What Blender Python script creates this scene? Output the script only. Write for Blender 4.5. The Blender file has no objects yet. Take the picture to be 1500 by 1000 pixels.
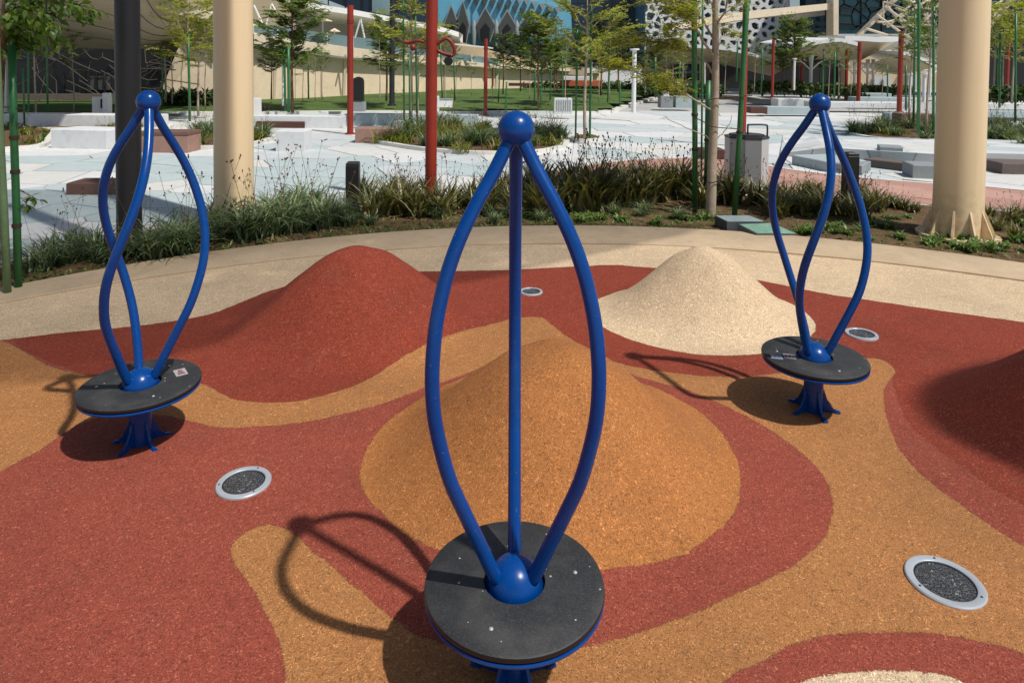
import bpy, math, random
import numpy as np
from mathutils import Vector, Matrix
random.seed(7); np.random.seed(7)
scene = bpy.context.scene
COL = scene.collection
rad = math.radians

# ------------------------------------------------------------------ camera
FPX, PPX, PPY, CZ = 989.3, 750.0, 131.35, 1.707
cam_rot = Matrix.Rotation(rad(88.0), 3, 'X') @ Matrix.Rotation(rad(0.55), 3, 'Z')
cd = bpy.data.cameras.new('camera')
cam = bpy.data.objects.new('camera', cd); COL.objects.link(cam)
cam.matrix_world = Matrix.Translation((0, 0, CZ)) @ cam_rot.to_4x4()
cd.sensor_width = 36.0; cd.lens = FPX / 1500.0 * 36.0
cd.shift_x = 0.0; cd.shift_y = -(500.0 - PPY) / 1500.0
cd.clip_start = 0.05; cd.clip_end = 2000.0
scene.camera = cam

# ------------------------------------------------------------------ light
SUN = Vector((0.4266, -0.335, 0.8397)).normalized()
el = math.asin(SUN.z); az = math.atan2(SUN.x, SUN.y)
w = bpy.data.worlds.new('World'); scene.world = w; w.use_nodes = True
nt = w.node_tree; nt.nodes.clear()
sky = nt.nodes.new('ShaderNodeTexSky'); sky.sky_type = 'NISHITA'; sky.sun_disc = False
sky.sun_elevation = el; sky.sun_rotation = az
sky.air_density = 1.0; sky.dust_density = 1.4; sky.ozone_density = 1.0
bg = nt.nodes.new('ShaderNodeBackground'); bg.inputs[1].default_value = 0.080
wo = nt.nodes.new('ShaderNodeOutputWorld')
nt.links.new(sky.outputs[0], bg.inputs[0]); nt.links.new(bg.outputs[0], wo.inputs[0])
sl = bpy.data.lights.new('sun', 'SUN'); sl.energy = 4.1; sl.angle = rad(1.2); sl.color = (1.0, 0.955, 0.89)
so = bpy.data.objects.new('sun', sl); COL.objects.link(so)
so.rotation_euler = SUN.to_track_quat('Z', 'Y').to_euler(); so.location = (10, -10, 20)
scene.view_settings.view_transform = 'Standard'; scene.view_settings.look = 'None'
scene.view_settings.gamma = 1.0; scene.view_settings.exposure = 0.0
scene.view_settings.use_curve_mapping = False
scene.render.engine = 'CYCLES'
scene.cycles.max_bounces = 6; scene.cycles.transparent_max_bounces = 12

# ------------------------------------------------------------------ picture to world helpers
def ray(px, py): return cam_rot @ Vector(((px - PPX) / FPX, (PPY - py) / FPX, -1.0))
def G(px, py, z=0.0):
    d = ray(px, py); return Vector((0, 0, CZ)) + d * ((z - CZ) / d.z)
def D(px, py, Y):
    d = ray(px, py); return Vector((0, 0, CZ)) + d * (Y / d.y)
def mpp(Y): return Y / FPX                      # metres per pixel at depth Y

# ------------------------------------------------------------------ materials
def lin(r, g, b):
    f = lambda c: (c / 255.0) / 12.92 if c <= 10 else (((c / 255.0) + 0.055) / 1.055) ** 2.4
    return (f(r), f(g), f(b), 1.0)
class N:
    def __init__(s, name):
        s.m = bpy.data.materials.new(name); s.m.use_nodes = True; s.t = s.m.node_tree
        s.p = s.t.nodes['Principled BSDF']; s.out = s.t.nodes['Material Output']
    def n(s, typ, **k):
        x = s.t.nodes.new(typ)
        for a, b in k.items(): setattr(x, a, b)
        return x
    def l(s, a, b): s.t.links.new(a, b)
    def coord(s, scale=(1, 1, 1), which='Object'):
        t = s.n('ShaderNodeTexCoord'); mp = s.n('ShaderNodeMapping'); s.l(t.outputs[which], mp.inputs[0])
        mp.inputs['Scale'].default_value = scale; return mp.outputs[0]
    def noise(s, vec, scale, detail=3, rough=0.55, dist=0.0):
        x = s.n('ShaderNodeTexNoise'); s.l(vec, x.inputs['Vector']); x.inputs['Scale'].default_value = scale
        x.inputs['Detail'].default_value = detail; x.inputs['Roughness'].default_value = rough
        x.inputs['Distortion'].default_value = dist; return x.outputs['Fac']
    def ramp(s, fac, stops):
        r = s.n('ShaderNodeValToRGB'); s.l(fac, r.inputs[0]); e = r.color_ramp.elements
        while len(e) < len(stops): e.new(0.5)
        for i, (p, c) in enumerate(stops): e[i].position = p; e[i].color = c if len(c) == 4 else (*c, 1)
        return r.outputs[0]
    def mix(s, fac, a, b, blend='MIX'):
        x = s.n('ShaderNodeMix', data_type='RGBA', blend_type=blend)
        for v, i in ((fac, 0), (a, 6), (b, 7)):
            if hasattr(v, 'links'): s.l(v, x.inputs[i])
            else: x.inputs[i].default_value = v
        return x.outputs[2]
    def math(s, op, a, b=0.0, c=0.0, clamp=False):
        x = s.n('ShaderNodeMath', operation=op, use_clamp=clamp)
        for v, i in ((a, 0), (b, 1), (c, 2)):
            if hasattr(v, 'links'): s.l(v, x.inputs[i])
            else: x.inputs[i].default_value = v
        return x.outputs[0]
    def bump(s, h, strength=0.3, dist=0.01):
        b = s.n('ShaderNodeBump'); b.inputs['Strength'].default_value = strength; b.inputs['Distance'].default_value = dist
        s.l(h, b.inputs['Height']); s.l(b.outputs[0], s.p.inputs['Normal'])
    def set(s, **k):
        for a, v in k.items():
            i = s.p.inputs[a.replace('_', ' ')]
            if hasattr(v, 'links'): s.l(v, i)
            else: i.default_value = v
        return s

def simple(name, c, rough=0.6, var=0.12, scale=3.0, metal=0.0, coat=0.0, bump=0.0, spec=0.5, fine=40):
    m = N(name); v = m.coord()
    n1 = m.noise(v, scale, 4); n2 = m.noise(v, fine, 3, 0.6)
    d = tuple(x * (1 - var) for x in c[:3]) + (1,); h = tuple(min(1, x * (1 + var)) for x in c[:3]) + (1,)
    a = m.ramp(n1, [(0.3, d), (0.7, h)])
    a = m.mix(0.35, a, m.ramp(n2, [(0.35, d), (0.65, h)]))
    m.set(Base_Color=a, Roughness=rough, Metallic=metal, Coat_Weight=coat)
    m.p.inputs['Specular IOR Level'].default_value = spec
    m.p.inputs['Coat Roughness'].default_value = 0.06
    if bump: m.bump(n2, bump, 0.01)
    return m.m

M = {}
def mk_blue():
    m = N('blue_gloss_paint'); v = m.coord()
    n1 = m.noise(v, 6, 5, .65); a = m.ramp(n1, [(0.3, (0.0, 0.043, 0.205)), (0.7, (0.0, 0.053, 0.250))])
    du = m.ramp(m.noise(v, 22, 6, .75), [(0.55, (0, 0, 0)), (0.8, (1, 1, 1))]); a = m.mix(m.math('MULTIPLY', du, .10), a, (.16, .17, .19, 1))
    ch = m.ramp(m.noise(v, 130, 2, .6), [(0.73, (0, 0, 0)), (0.75, (1, 1, 1))]); a = m.mix(m.math('MULTIPLY', ch, .5), a, (.25, .3, .4, 1))
    r_ = m.ramp(m.noise(v, 14, 5, .7), [(0.35, (.18, .18, .18)), (0.7, (.38, .38, .38))])
    m.set(Base_Color=a, Roughness=r_); m.p.inputs['Specular IOR Level'].default_value = .34; m.bump(m.noise(v, 30, 2, .5), .04, .004); return m.m
M['blue'] = mk_blue()
M['black_board'] = None
def mk_board():
    m = N('black_footboard'); v = m.coord()
    n = m.noise(v, 260, 2, 0.7)
    a = m.ramp(n, [(0.3, (0.012, 0.013, 0.014)), (0.62, (0.03, 0.032, 0.034)), (0.8, (0.10, 0.10, 0.10))])
    dust = m.noise(v, 7, 4, 0.6)
    a = m.mix(m.math('MULTIPLY', m.ramp(dust, [(0.45, (0, 0, 0)), (0.75, (1, 1, 1))]), 0.45), a, (0.10, 0.094, 0.088, 1))
    vo = m.n('ShaderNodeTexVoronoi'); m.l(v, vo.inputs['Vector']); vo.inputs['Scale'].default_value = 26
    sp = m.ramp(vo.outputs['Distance'], [(0.075, (1, 1, 1)), (0.10, (0, 0, 0))])
    sel = m.ramp(m.noise(v, 11, 2), [(0.47, (0, 0, 0)), (0.50, (1, 1, 1))])
    a = m.mix(m.math('MULTIPLY', sp, sel), a, (0.42, 0.42, 0.4, 1))
    m.set(Base_Color=a, Roughness=0.62); m.bump(n, 0.25, 0.002); return m.m
M['black_board'] = mk_board()
M['black_edge'] = simple('black_board_edge', (0.008, 0.008, 0.009, 1), 0.5)
M['sticker'] = simple('sticker_white', (0.4, 0.36, 0.37, 1), 0.5)
M['sticker_red'] = simple('sticker_red', (0.16, 0.02, 0.03, 1), 0.5)
M['sticker_blue'] = simple('sticker_grey_blue', (0.2, 0.26, 0.34, 1), 0.5)

def mk_rubber():
    m = N('wet_pour_rubber'); v = m.coord()
    T = lin(143, 67, 51); RED = lin(132, 52, 34); OR = lin(166, 113, 66); ORM = lin(168, 108, 57); SAND = lin(206, 182, 149)
    jit = m.math('MULTIPLY', m.math('SUBTRACT', m.noise(v, 150, 2, 0.6), 0.5), 0.022)
    wob = m.math('MULTIPLY', m.math('SUBTRACT', m.noise(v, 14, 3, 0.6), 0.5), 0.022)
    jit = m.math('ADD', jit, wob); seams = []
    def fac(attr):
        a = m.n('ShaderNodeAttribute', attribute_name=attr)
        x = m.math('ADD', a.outputs['Fac'], jit)
        seams.append(m.math('ABSOLUTE', m.math('ADD', a.outputs['Fac'], jit)))
        return m.math('MULTIPLY_ADD', x, 260.0, 0.5, clamp=True)     # inside = positive
    c = T
    for at, colr in (('sd_back', RED), ('sd_sand', SAND), ('sd_orange', OR), ('sd_mound', ORM), ('sd_sandmound', SAND), ('sd_arc', T), ('sd_arcsand', SAND)):
        c = m.mix(fac(at), c, colr)
    sm = seams[0]
    for q in seams[1:]: sm = m.math('MINIMUM', sm, q)
    seam = m.math('MULTIPLY', m.math('SUBTRACT', 1.0, m.math('MULTIPLY', sm, 260.0), clamp=True), 0.38)
    c = m.mix(seam, c, (0.05, 0.025, 0.015, 1))
    # big soft patchiness, worn
    big = m.noise(v, 1.3, 4, 0.6)
    c = m.mix(1.0, c, m.ramp(big, [(0.25, (0.80, 0.80, 0.80)), (0.5, (1.0, 1.0, 1.0)), (0.75, (1.10, 1.10, 1.10))]), 'MULTIPLY')
    st = m.ramp(m.noise(v, 4.2, 5, 0.72, 0.8), [(0.54, (0, 0, 0)), (0.72, (1, 1, 1))])
    c = m.mix(m.math('MULTIPLY', st, 0.16), c, (0.10, 0.075, 0.055, 1))
    # curled granules: light and dark threads
    def threads(scale, off, width, dist):
        mp = m.n('ShaderNodeMapping'); m.l(v, mp.inputs[0]); mp.inputs['Location'].default_value = (off, off * 2, off)
        q = m.noise(mp.outputs[0], scale, 1.0, 0.5, dist)
        return m.math('ABSOLUTE', m.math('SUBTRACT', q, 0.5)), q
    t1, q1 = threads(48, 0.0, 0.03, 1.9)
    t2, q2 = threads(54, 5.3, 0.03, 1.6)
    gate = m.ramp(m.noise(v, 75, 2, 0.6), [(0.34, (0, 0, 0)), (0.46, (1, 1, 1))])
    gate2 = m.ramp(m.noise(v, 88, 2, 0.6), [(0.34, (0, 0, 0)), (0.46, (1, 1, 1))])
    l1 = m.math('MULTIPLY', m.ramp(t1, [(0.0, (1, 1, 1)), (0.040, (0, 0, 0))]), gate)
    l2 = m.math('MULTIPLY', m.ramp(t2, [(0.0, (1, 1, 1)), (0.042, (0, 0, 0))]), gate2)
    grain = m.noise(v, 240, 2, 0.7)
    c = m.mix(1.0, c, m.ramp(grain, [(0.25, (0.80, 0.80, 0.80)), (0.75, (1.16, 1.16, 1.16))]), 'MULTIPLY')
    c = m.mix(m.math('MULTIPLY', l2, 0.80), c, m.mix(0.66, c, (0.015, 0.008, 0.004, 1)))
    c = m.mix(m.math('MULTIPLY', l1, 0.9), c, m.mix(1.0, m.mix(1.0, c, (2.0, 2.0, 2.0, 1), 'MULTIPLY'), (0.10, 0.066, 0.038, 1), 'ADD'))
    vo = m.n('ShaderNodeTexVoronoi'); m.l(v, vo.inputs['Vector']); vo.inputs['Scale'].default_value = 60
    sp = m.ramp(vo.outputs['Distance'], [(0.09, (1, 1, 1)), (0.13, (0, 0, 0))])
    sel = m.ramp(m.noise(v, 33, 2), [(0.60, (0, 0, 0)), (0.63, (1, 1, 1))])
    c = m.mix(m.math('MULTIPLY', m.math('MULTIPLY', sp, sel), 0.55), c, (0.75, 0.55, 0.40, 1))
    m.set(Base_Color=c, Roughness=0.82); m.p.inputs['Specular IOR Level'].default_value = 0.3
    h = m.math('ADD', m.math('MULTIPLY', grain, 0.7), m.math('SUBTRACT', l1, l2))
    m.bump(h, 0.55, 0.004); return m.m
M['rubber'] = mk_rubber()

def mk_concrete(name, c, var=0.14, joint=False):
    m = N(name); v = m.coord()
    a = m.ramp(m.noise(v, 1.7, 5, 0.65), [(0.3, tuple(x * (1 - var) for x in c[:3])), (0.7, tuple(x * (1 + var) for x in c[:3]))])
    g = m.noise(v, 130, 3, 0.7)
    a = m.mix(1.0, a, m.ramp(g, [(0.3, (0.8, 0.8, 0.8)), (0.7, (1.12, 1.12, 1.12))]), 'MULTIPLY')
    st = m.ramp(m.noise(v, 5.5, 5, 0.7), [(0.52, (0, 0, 0)), (0.75, (1, 1, 1))])
    a = m.mix(m.math('MULTIPLY', st, 0.32), a, tuple(x * 0.45 for x in c[:3]) + (1,))
    m.set(Base_Color=a, Roughness=0.85); m.bump(g, 0.35, 0.003); return m.m
M['kerb'] = mk_concrete('kerb_concrete', lin(188, 166, 136))
M['paver_white'] = mk_concrete('paver_white', lin(212, 213, 211), 0.06)
M['paver_grey'] = mk_concrete('paver_grey', lin(194, 199, 199), 0.06)
M['paver_blue'] = mk_concrete('paver_pale_blue', lin(180, 193, 192), 0.06)
M['paver_cream'] = mk_concrete('paver_cream', lin(208, 207, 201), 0.06)
M['grout'] = mk_concrete('paving_bed', lin(178, 178, 174), 0.05)
M['pink'] = mk_concrete('pink_paving', lin(178, 136, 120), 0.08)
M['pink2'] = mk_concrete('pink_paving_light', lin(188, 148, 132), 0.08)
M['white_stone'] = mk_concrete('white_stone', lin(214, 216, 216), 0.05)
M['white_edge'] = mk_concrete('white_edge_stone', lin(216, 214, 206), 0.04)
M['grey_stone'] = mk_concrete('grey_stone', lin(140, 146, 148), 0.08)
M['blue_stone'] = mk_concrete('blue_grey_stone', lin(168, 182, 184), 0.07)
M['sandwall'] = mk_concrete('sand_render', lin(228, 208, 178), 0.06)
M['sandlight'] = mk_concrete('sand_coping', lin(222, 206, 180), 0.06)
M['soffit'] = mk_concrete('soffit_concrete', lin(190, 174, 150), 0.08)
M['lattice_taupe'] = mk_concrete('lattice_taupe', lin(84, 76, 66))
M['taupe'] = mk_concrete('taupe_stone', lin(104, 92, 86), 0.1)

def mk_soil():
    m = N('planting_soil'); v = m.coord()
    n = m.noise(v, 9, 6, 0.7); g = m.noise(v, 70, 4, 0.7)
    a = m.ramp(n, [(0.3, lin(72, 54, 36)), (0.55, lin(112, 84, 54)), (0.75, lin(140, 108, 70))])
    a = m.mix(1.0, a, m.ramp(g, [(0.3, (0.55, 0.55, 0.55)), (0.7, (1.25, 1.25, 1.25))]), 'MULTIPLY')
    mo = m.ramp(m.noise(v, 2.5, 4, 0.6), [(0.5, (0, 0, 0)), (0.7, (1, 1, 1))])
    a = m.mix(m.math('MULTIPLY', mo, 0.45), a, lin(84, 84, 34))
    m.set(Base_Color=a, Roughness=0.95); m.bump(m.math('ADD', n, m.math('MULTIPLY', g, 0.5)), 0.9, 0.03); return m.m
M['soil'] = mk_soil()
def mk_lawn():
    m = N('lawn_grass'); v = m.coord()
    a = m.ramp(m.noise(v, 0.8, 6, 0.7), [(0.3, lin(60, 84, 34)), (0.55, lin(86, 112, 44)), (0.8, lin(118, 132, 58))])
    g = m.noise(v, 28, 4, 0.8)
    a = m.mix(1.0, a, m.ramp(g, [(0.3, (0.6, 0.6, 0.6)), (0.7, (1.3, 1.3, 1.3))]), 'MULTIPLY')
    m.set(Base_Color=a, Roughness=0.9); m.bump(g, 1.0, 0.05); return m.m
M['lawn'] = mk_lawn()

def mk_leaf(name, c1, c2, c3, trans=0.35, rough=0.5):
    m = N(name); g = m.n('ShaderNodeNewGeometry')
    c = m.ramp(g.outputs['Random Per Island'], [(0.0, c1), (0.5, c2), (1.0, c3)])
    m.set(Base_Color=c, Roughness=rough)
    tr = m.n('ShaderNodeBsdfTranslucent'); m.l(m.mix(1.0, c, (1.25, 1.35, 0.6, 1), 'MULTIPLY'), tr.inputs[0])
    mx = m.n('ShaderNodeMixShader'); mx.inputs[0].default_value = trans
    m.l(m.p.outputs[0], mx.inputs[1]); m.l(tr.outputs[0], mx.inputs[2]); m.l(mx.outputs[0], m.out.inputs[0])
    return m.m
M['leaf_olive'] = mk_leaf('feathery_olive_leaf', lin(112, 122, 50), lin(154, 156, 62), lin(192, 184, 86), 0.5)
M['leaf_mid'] = mk_leaf('mid_green_leaf', lin(72, 92, 48), lin(102, 122, 60), lin(140, 152, 78), 0.42)
M['leaf_dark'] = mk_leaf('dark_grey_leaf', lin(62, 74, 52), lin(86, 98, 64), lin(118, 126, 84), 0.35)
M['leaf_broad'] = mk_leaf('broad_green_leaf', lin(66, 96, 40), lin(98, 128, 52), lin(140, 162, 72), 0.45, 0.38)
M['grass_dark'] = mk_leaf('dark_grass_blade', lin(60, 82, 54), lin(94, 114, 76), lin(150, 162, 116), 0.2, 0.45)
M['grass_olive'] = mk_leaf('olive_bronze_blade', lin(60, 68, 38), lin(92, 96, 50), lin(158, 146, 96), 0.2, 0.45)
M['cover_green'] = mk_leaf('ground_cover_leaf', lin(58, 88, 36), lin(86, 118, 50), lin(128, 146, 70), 0.25, 0.5)
M['shrub_yellow'] = mk_leaf('yellow_green_leaf', lin(80, 92, 34), lin(120, 126, 48), lin(150, 148, 62), 0.3)
M['seed'] = simple('seed_head', lin(96, 62, 52), 0.8)
M['stalk'] = simple('seed_stalk', lin(104, 96, 62), 0.7)
M['bark_pale'] = simple('pale_bark', lin(162, 148, 130), 0.85, 0.25, 9, bump=0.4)
M['bark_brown'] = simple('brown_bark', lin(122, 92, 68), 0.9, 0.3, 9, bump=0.5)
M['stake'] = simple('green_stake_paint', lin(42, 104, 56), 0.42, 0.22, 5)
M['stake_pale'] = simple('faded_green_stake', lin(104, 132, 92), 0.5, 0.25, 5)
M['tie'] = simple('rubber_tie', lin(70, 46, 38), 0.8)
M['red_post'] = simple('rust_red_paint', lin(142, 42, 24), 0.5, 0.2, 4)
M['dark_red'] = simple('dark_red_paint', lin(120, 36, 28), 0.5, 0.1)
M['charcoal'] = simple('charcoal_paint', (0.022, 0.023, 0.026, 1), 0.42, 0.1, 2, spec=0.4)
M['black'] = simple('black_metal', (0.010, 0.010, 0.011, 1), 0.45, 0.15)
def mk_cream():
    m = N('cream_steel_paint'); v = m.coord(); c = lin(230, 206, 166)
    stv = m.coord((14, 14, .5)); streak = m.ramp(m.noise(stv, 1.0, 5, .65), [(0.5, (0, 0, 0)), (0.8, (1, 1, 1))])
    a = m.mix(m.math('MULTIPLY', streak, .16), c, lin(150, 124, 88))
    z = m.n('ShaderNodeSeparateXYZ'); m.l(v, z.inputs[0])
    low = m.math('MULTIPLY', m.math('SUBTRACT', 1.0, m.math('MULTIPLY', z.outputs[2], 1.6), clamp=True), m.ramp(m.noise(v, 9, 5, .7), [(0.42, (0, 0, 0)), (0.66, (1, 1, 1))]))
    a = m.mix(m.math('MULTIPLY', low, .5), a, lin(132, 102, 68))
    m.set(Base_Color=a, Roughness=.42); return m.m
M['cream'] = mk_cream()
M['bin_grey'] = simple('grey_bin_panel', lin(186, 186, 184), 0.4, 0.08)
M['bin_dark'] = simple('dark_bin_panel', lin(136, 137, 138), 0.35, 0.08)
M['bin_lid'] = simple('bin_lid', lin(52, 52, 54), 0.4, 0.1)
M['plinth'] = simple('slate_plinth', lin(70, 76, 82), 0.55, 0.12)
M['plinth_glass'] = simple('plinth_top_plate', lin(150, 168, 170), 0.16, 0.12, 6)
M['green_glass'] = simple('plinth_green_plate', lin(120, 156, 134), 0.14, 0.3, 9)
M['ring'] = simple('light_ring_metal', lin(172, 178, 184), 0.36, 0.05, 6, metal=0.15)
M['timber'] = simple('brown_bench_timber', lin(112, 82, 70), 0.7, 0.18, 6)
M['timber_pink'] = simple('pinkish_bench_timber', lin(154, 120, 106), 0.7, 0.15, 6)
M['timber_dark'] = simple('dark_bench_timber', lin(84, 52, 44), 0.7, 0.15, 6)
M['white_paint'] = simple('white_paint', lin(226, 226, 224), 0.45, 0.04)
M['beige_paint'] = simple('beige_steel', lin(196, 182, 158), 0.5, 0.06)
M['teal'] = simple('teal_panel', lin(112, 180, 208), 0.35, 0.14, 0.6)
M['grey_frame'] = simple('grey_facade_frame', lin(142, 148, 150), 0.45, 0.15)
M['grey_dark_facet'] = simple('dark_facade_facet', lin(74, 76, 74), 0.5, 0.2, 0.8)
M['void'] = simple('dark_interior', (0.008, 0.008, 0.009, 1), 0.5, 0.3)
M['glass_dark'] = simple('dark_blue_glass', lin(30, 44, 62), 0.08, 0.25, 0.3)
M['glass_teal'] = simple('dark_teal_glass', lin(16, 56, 66), 0.1, 0.35, 0.3)
M['glass_rail'] = simple('rail_glass', lin(120, 146, 152), 0.1, 0.2, 0.6)
M['glass_line'] = simple('dark_glass_line', (0.006, 0.012, 0.015, 1), 0.3)
M['brownstone'] = simple('brown_stone_facade', lin(132, 112, 100), 0.8, 0.12, 1)
M['orange_wall'] = simple('orange_planter_wall', lin(178, 96, 60), 0.7)
M['hedge'] = mk_leaf('hedge_leaf', lin(44, 60, 28), lin(62, 80, 36), lin(86, 104, 46), 0.2)
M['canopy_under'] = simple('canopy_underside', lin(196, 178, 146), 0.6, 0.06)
def mk_lens():
    m = N('light_lens'); v = m.coord()
    vo = m.n('ShaderNodeTexVoronoi', feature='DISTANCE_TO_EDGE'); m.l(v, vo.inputs['Vector']); vo.inputs['Scale'].default_value = 120
    a = m.ramp(vo.outputs[0], [(0.0, (0.16, 0.16, 0.16)), (0.10, (0.018, 0.018, 0.018))])
    n = m.ramp(m.noise(v, 60, 4, 0.7), [(0.62, (0, 0, 0)), (0.7, (1, 1, 1))])
    a = m.mix(m.math('MULTIPLY', n, 0.8), a, (0.5, 0.52, 0.5, 1))
    m.set(Base_Color=a, Roughness=0.12); m.bump(vo.outputs[0], 0.5, 0.004); return m.m
M['lens'] = mk_lens()
def mk_sail():
    m = N('shade_casting_mesh')  # cloth of the unseen left sail, opacity tuned to the shade below
    m.set(Base_Color=(0.5, 0.42, 0.3, 1), Roughness=0.8)
    tr = m.n('ShaderNodeBsdfTransparent'); mx = m.n('ShaderNodeMixShader'); v = m.coord()
    g = m.ramp(m.noise(v, 2.2, 4, 0.7), [(0.30, (0.31, 0.31, 0.31)), (0.60, (0.31, 0.31, 0.31)), (0.70, (0.08, 0.08, 0.08))])
    m.l(g, mx.inputs[0]); m.l(tr.outputs[0], mx.inputs[1]); m.l(m.p.outputs[0], mx.inputs[2]); m.l(mx.outputs[0], m.out.inputs[0])
    return m.m
M['sail'] = mk_sail()
def mk_dense():
    m = N('shadow_sail_cloth'); m.set(Base_Color=lin(120, 90, 70), Roughness=0.9)  # cloth of the added right sail, opacity sets how dark the mound gets
    tr = m.n('ShaderNodeBsdfTransparent'); mx = m.n('ShaderNodeMixShader'); mx.inputs[0].default_value = 0.62
    m.l(tr.outputs[0], mx.inputs[1]); m.l(m.p.outputs[0], mx.inputs[2]); m.l(mx.outputs[0], m.out.inputs[0]); return m.m
M['shadow_sail'] = mk_dense()

# ------------------------------------------------------------------ mesh + object helpers
class MB:
    def __init__(s): s.v = []; s.f = []; s.mi = []; s.cur = 0
    def add(s, vs, fs):
        o = len(s.v); s.v += [tuple(x) for x in vs]; s.f += [tuple(i + o for i in f) for f in fs]; s.mi += [s.cur] * len(fs)
    def box(s, c, d, rz=0.0, top=1.0):
        x, y, z = d[0] / 2, d[1] / 2, d[2]; ca, sa = math.cos(rz), math.sin(rz); vs = []
        for zz, k in ((0, 1.0), (z, top)):
            for a, b in ((-x, -y), (x, -y), (x, y), (-x, y)):
                a *= k; b *= k; vs.append((c[0] + a * ca - b * sa, c[1] + a * sa + b * ca, c[2] + zz))
        s.add(vs, [(3, 2, 1, 0), (4, 5, 6, 7), (0, 1, 5, 4), (1, 2, 6, 5), (2, 3, 7, 6), (3, 0, 4, 7)])
    def bbox(s, c, d, rz=0.0, b=0.01):          # box with bevelled top edge
        s.box((c[0], c[1], c[2]), (d[0], d[1], d[2] - b), rz)
        x, y = d[0] / 2, d[1] / 2; ca, sa = math.cos(rz), math.sin(rz); vs = []
        for zz, q in ((d[2] - b, 0.0), (d[2], b)):
            for a, e in ((-x + q, -y + q), (x - q, -y + q), (x - q, y - q), (-x + q, y - q)):
                vs.append((c[0] + a * ca - e * sa, c[1] + a * sa + e * ca, c[2] + zz))
        s.f.pop(-5); s.mi.pop()
        s.add(vs, [(4, 5, 6, 7), (0, 1, 5, 4), (1, 2, 6, 5), (2, 3, 7, 6), (3, 0, 4, 7)])
    def tube(s, pts, r, n=10, cap=True):
        pts = [Vector(p) for p in pts]; m = len(pts)
        rr = [r] * m if not hasattr(r, '__len__') else list(r)
        t = (pts[1] - pts[0]).normalized(); up = Vector((0, 0, 1)) if abs(t.z) < 0.9 else Vector((0, 1, 0))
        u = t.cross(up).normalized(); vs = []
        for i, p in enumerate(pts):
            t2 = (pts[min(i + 1, m - 1)] - pts[max(i - 1, 0)]).normalized()
            u = (u - t2 * u.dot(t2)).normalized(); w_ = t2.cross(u)
            for k in range(n):
                a = 2 * math.pi * k / n; vs.append(p + (u * math.cos(a) + w_ * math.sin(a)) * rr[i])
        fs = [(i * n + k, i * n + (k + 1) % n, (i + 1) * n + (k + 1) % n, (i + 1) * n + k) for i in range(m - 1) for k in range(n)]
        if cap: fs += [tuple(range(n - 1, -1, -1)), tuple((m - 1) * n + k for k in range(n))]
        s.add(vs, fs)
    def lathe(s, prof, n=32, c=(0, 0, 0), close=False):
        vs = []; m = len(prof)
        for r, z in prof:
            for k in range(n):
                a = 2 * math.pi * k / n; vs.append((c[0] + r * math.cos(a), c[1] + r * math.sin(a), c[2] + z))
        fs = [(i * n + k, i * n + (k + 1) % n, (i + 1) * n + (k + 1) % n, (i + 1) * n + k) for i in range(m - 1) for k in range(n)]
        if close: fs += [((m - 1) * n + k, (m - 1) * n + (k + 1) % n, (k + 1) % n, k) for k in range(n)]
        s.add(vs, fs)
    def sphere(s, c, r, n=24, m=14, sz=1.0):
        s.lathe([(r * math.sin(math.pi * i / m) + 1e-5, -r * sz * math.cos(math.pi * i / m)) for i in range(m + 1)], n, c)
    def prism(s, poly, z0, z1):                  # polygon in xy, extruded in z
        n = len(poly); a = sum(poly[i][0] * poly[(i + 1) % n][1] - poly[(i + 1) % n][0] * poly[i][1] for i in range(n))
        if a < 0: poly = poly[::-1]
        vs = [(p[0], p[1], z0) for p in poly] + [(p[0], p[1], z1) for p in poly]
        s.add(vs, [tuple(range(n - 1, -1, -1)), tuple(range(n, 2 * n))] + [(i, (i + 1) % n, n + (i + 1) % n, n + i) for i in range(n)])
    def slab(s, poly, depth):                    # polygon of 3D points facing -y, extruded to +y
        n = len(poly); a = sum(poly[i][0] * poly[(i + 1) % n][2] - poly[(i + 1) % n][0] * poly[i][2] for i in range(n))
        if a < 0: poly = poly[::-1]
        vs = [tuple(p) for p in poly] + [(p[0], p[1] + depth, p[2]) for p in poly]
        s.add(vs, [tuple(range(n)), tuple(range(2 * n - 1, n - 1, -1))] + [(i, n + i, n + (i + 1) % n, (i + 1) % n) for i in range(n)])
    def build(s, name, mat, parent=None, smooth=False, local=False, label=None, kind=None):
        me = bpy.data.meshes.new(name); off = Vector((0, 0, 0))
        if parent is not None and not local:
            off = parent.location.copy(); p = parent.parent
            while p is not None: off += p.location; p = p.parent
        me.from_pydata([(x - off.x, y - off.y, z - off.z) for x, y, z in s.v], [], s.f); me.update()
        for mm in (mat if isinstance(mat, (list, tuple)) else [mat]): me.materials.append(mm)
        if isinstance(mat, (list, tuple)): me.polygons.foreach_set('material_index', s.mi)
        if smooth:
            me.polygons.foreach_set('use_smooth', [True] * len(me.polygons))
            if smooth != 'all': me.set_sharp_from_angle(angle=rad(38))
        o = bpy.data.objects.new(name, me); COL.objects.link(o)
        if parent is not None: o.parent = parent
        if label: o['label'] = label
        if kind: o['kind'] = kind
        return o
def tag(o, label=None, cat=None, group=None, kind=None):
    for k, v in (('label', label), ('category', cat), ('group', group), ('kind', kind)):
        if v: o[k] = v
    return o
def thing(name, label, cat, loc, group=None):
    o = bpy.data.objects.new(name, None); COL.objects.link(o); o.location = loc; o.empty_display_size = 0.1
    return tag(o, label, cat, group)
def single(mb, name, mat, label, cat, group=None, smooth=False, loc=None):
    if loc is not None:
        mb.v = [(x - loc[0], y - loc[1], z - loc[2]) for x, y, z in mb.v]
    o = mb.build(name, mat, None, smooth)
    if loc is not None: o.location = loc
    return tag(o, label, cat, group)
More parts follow.
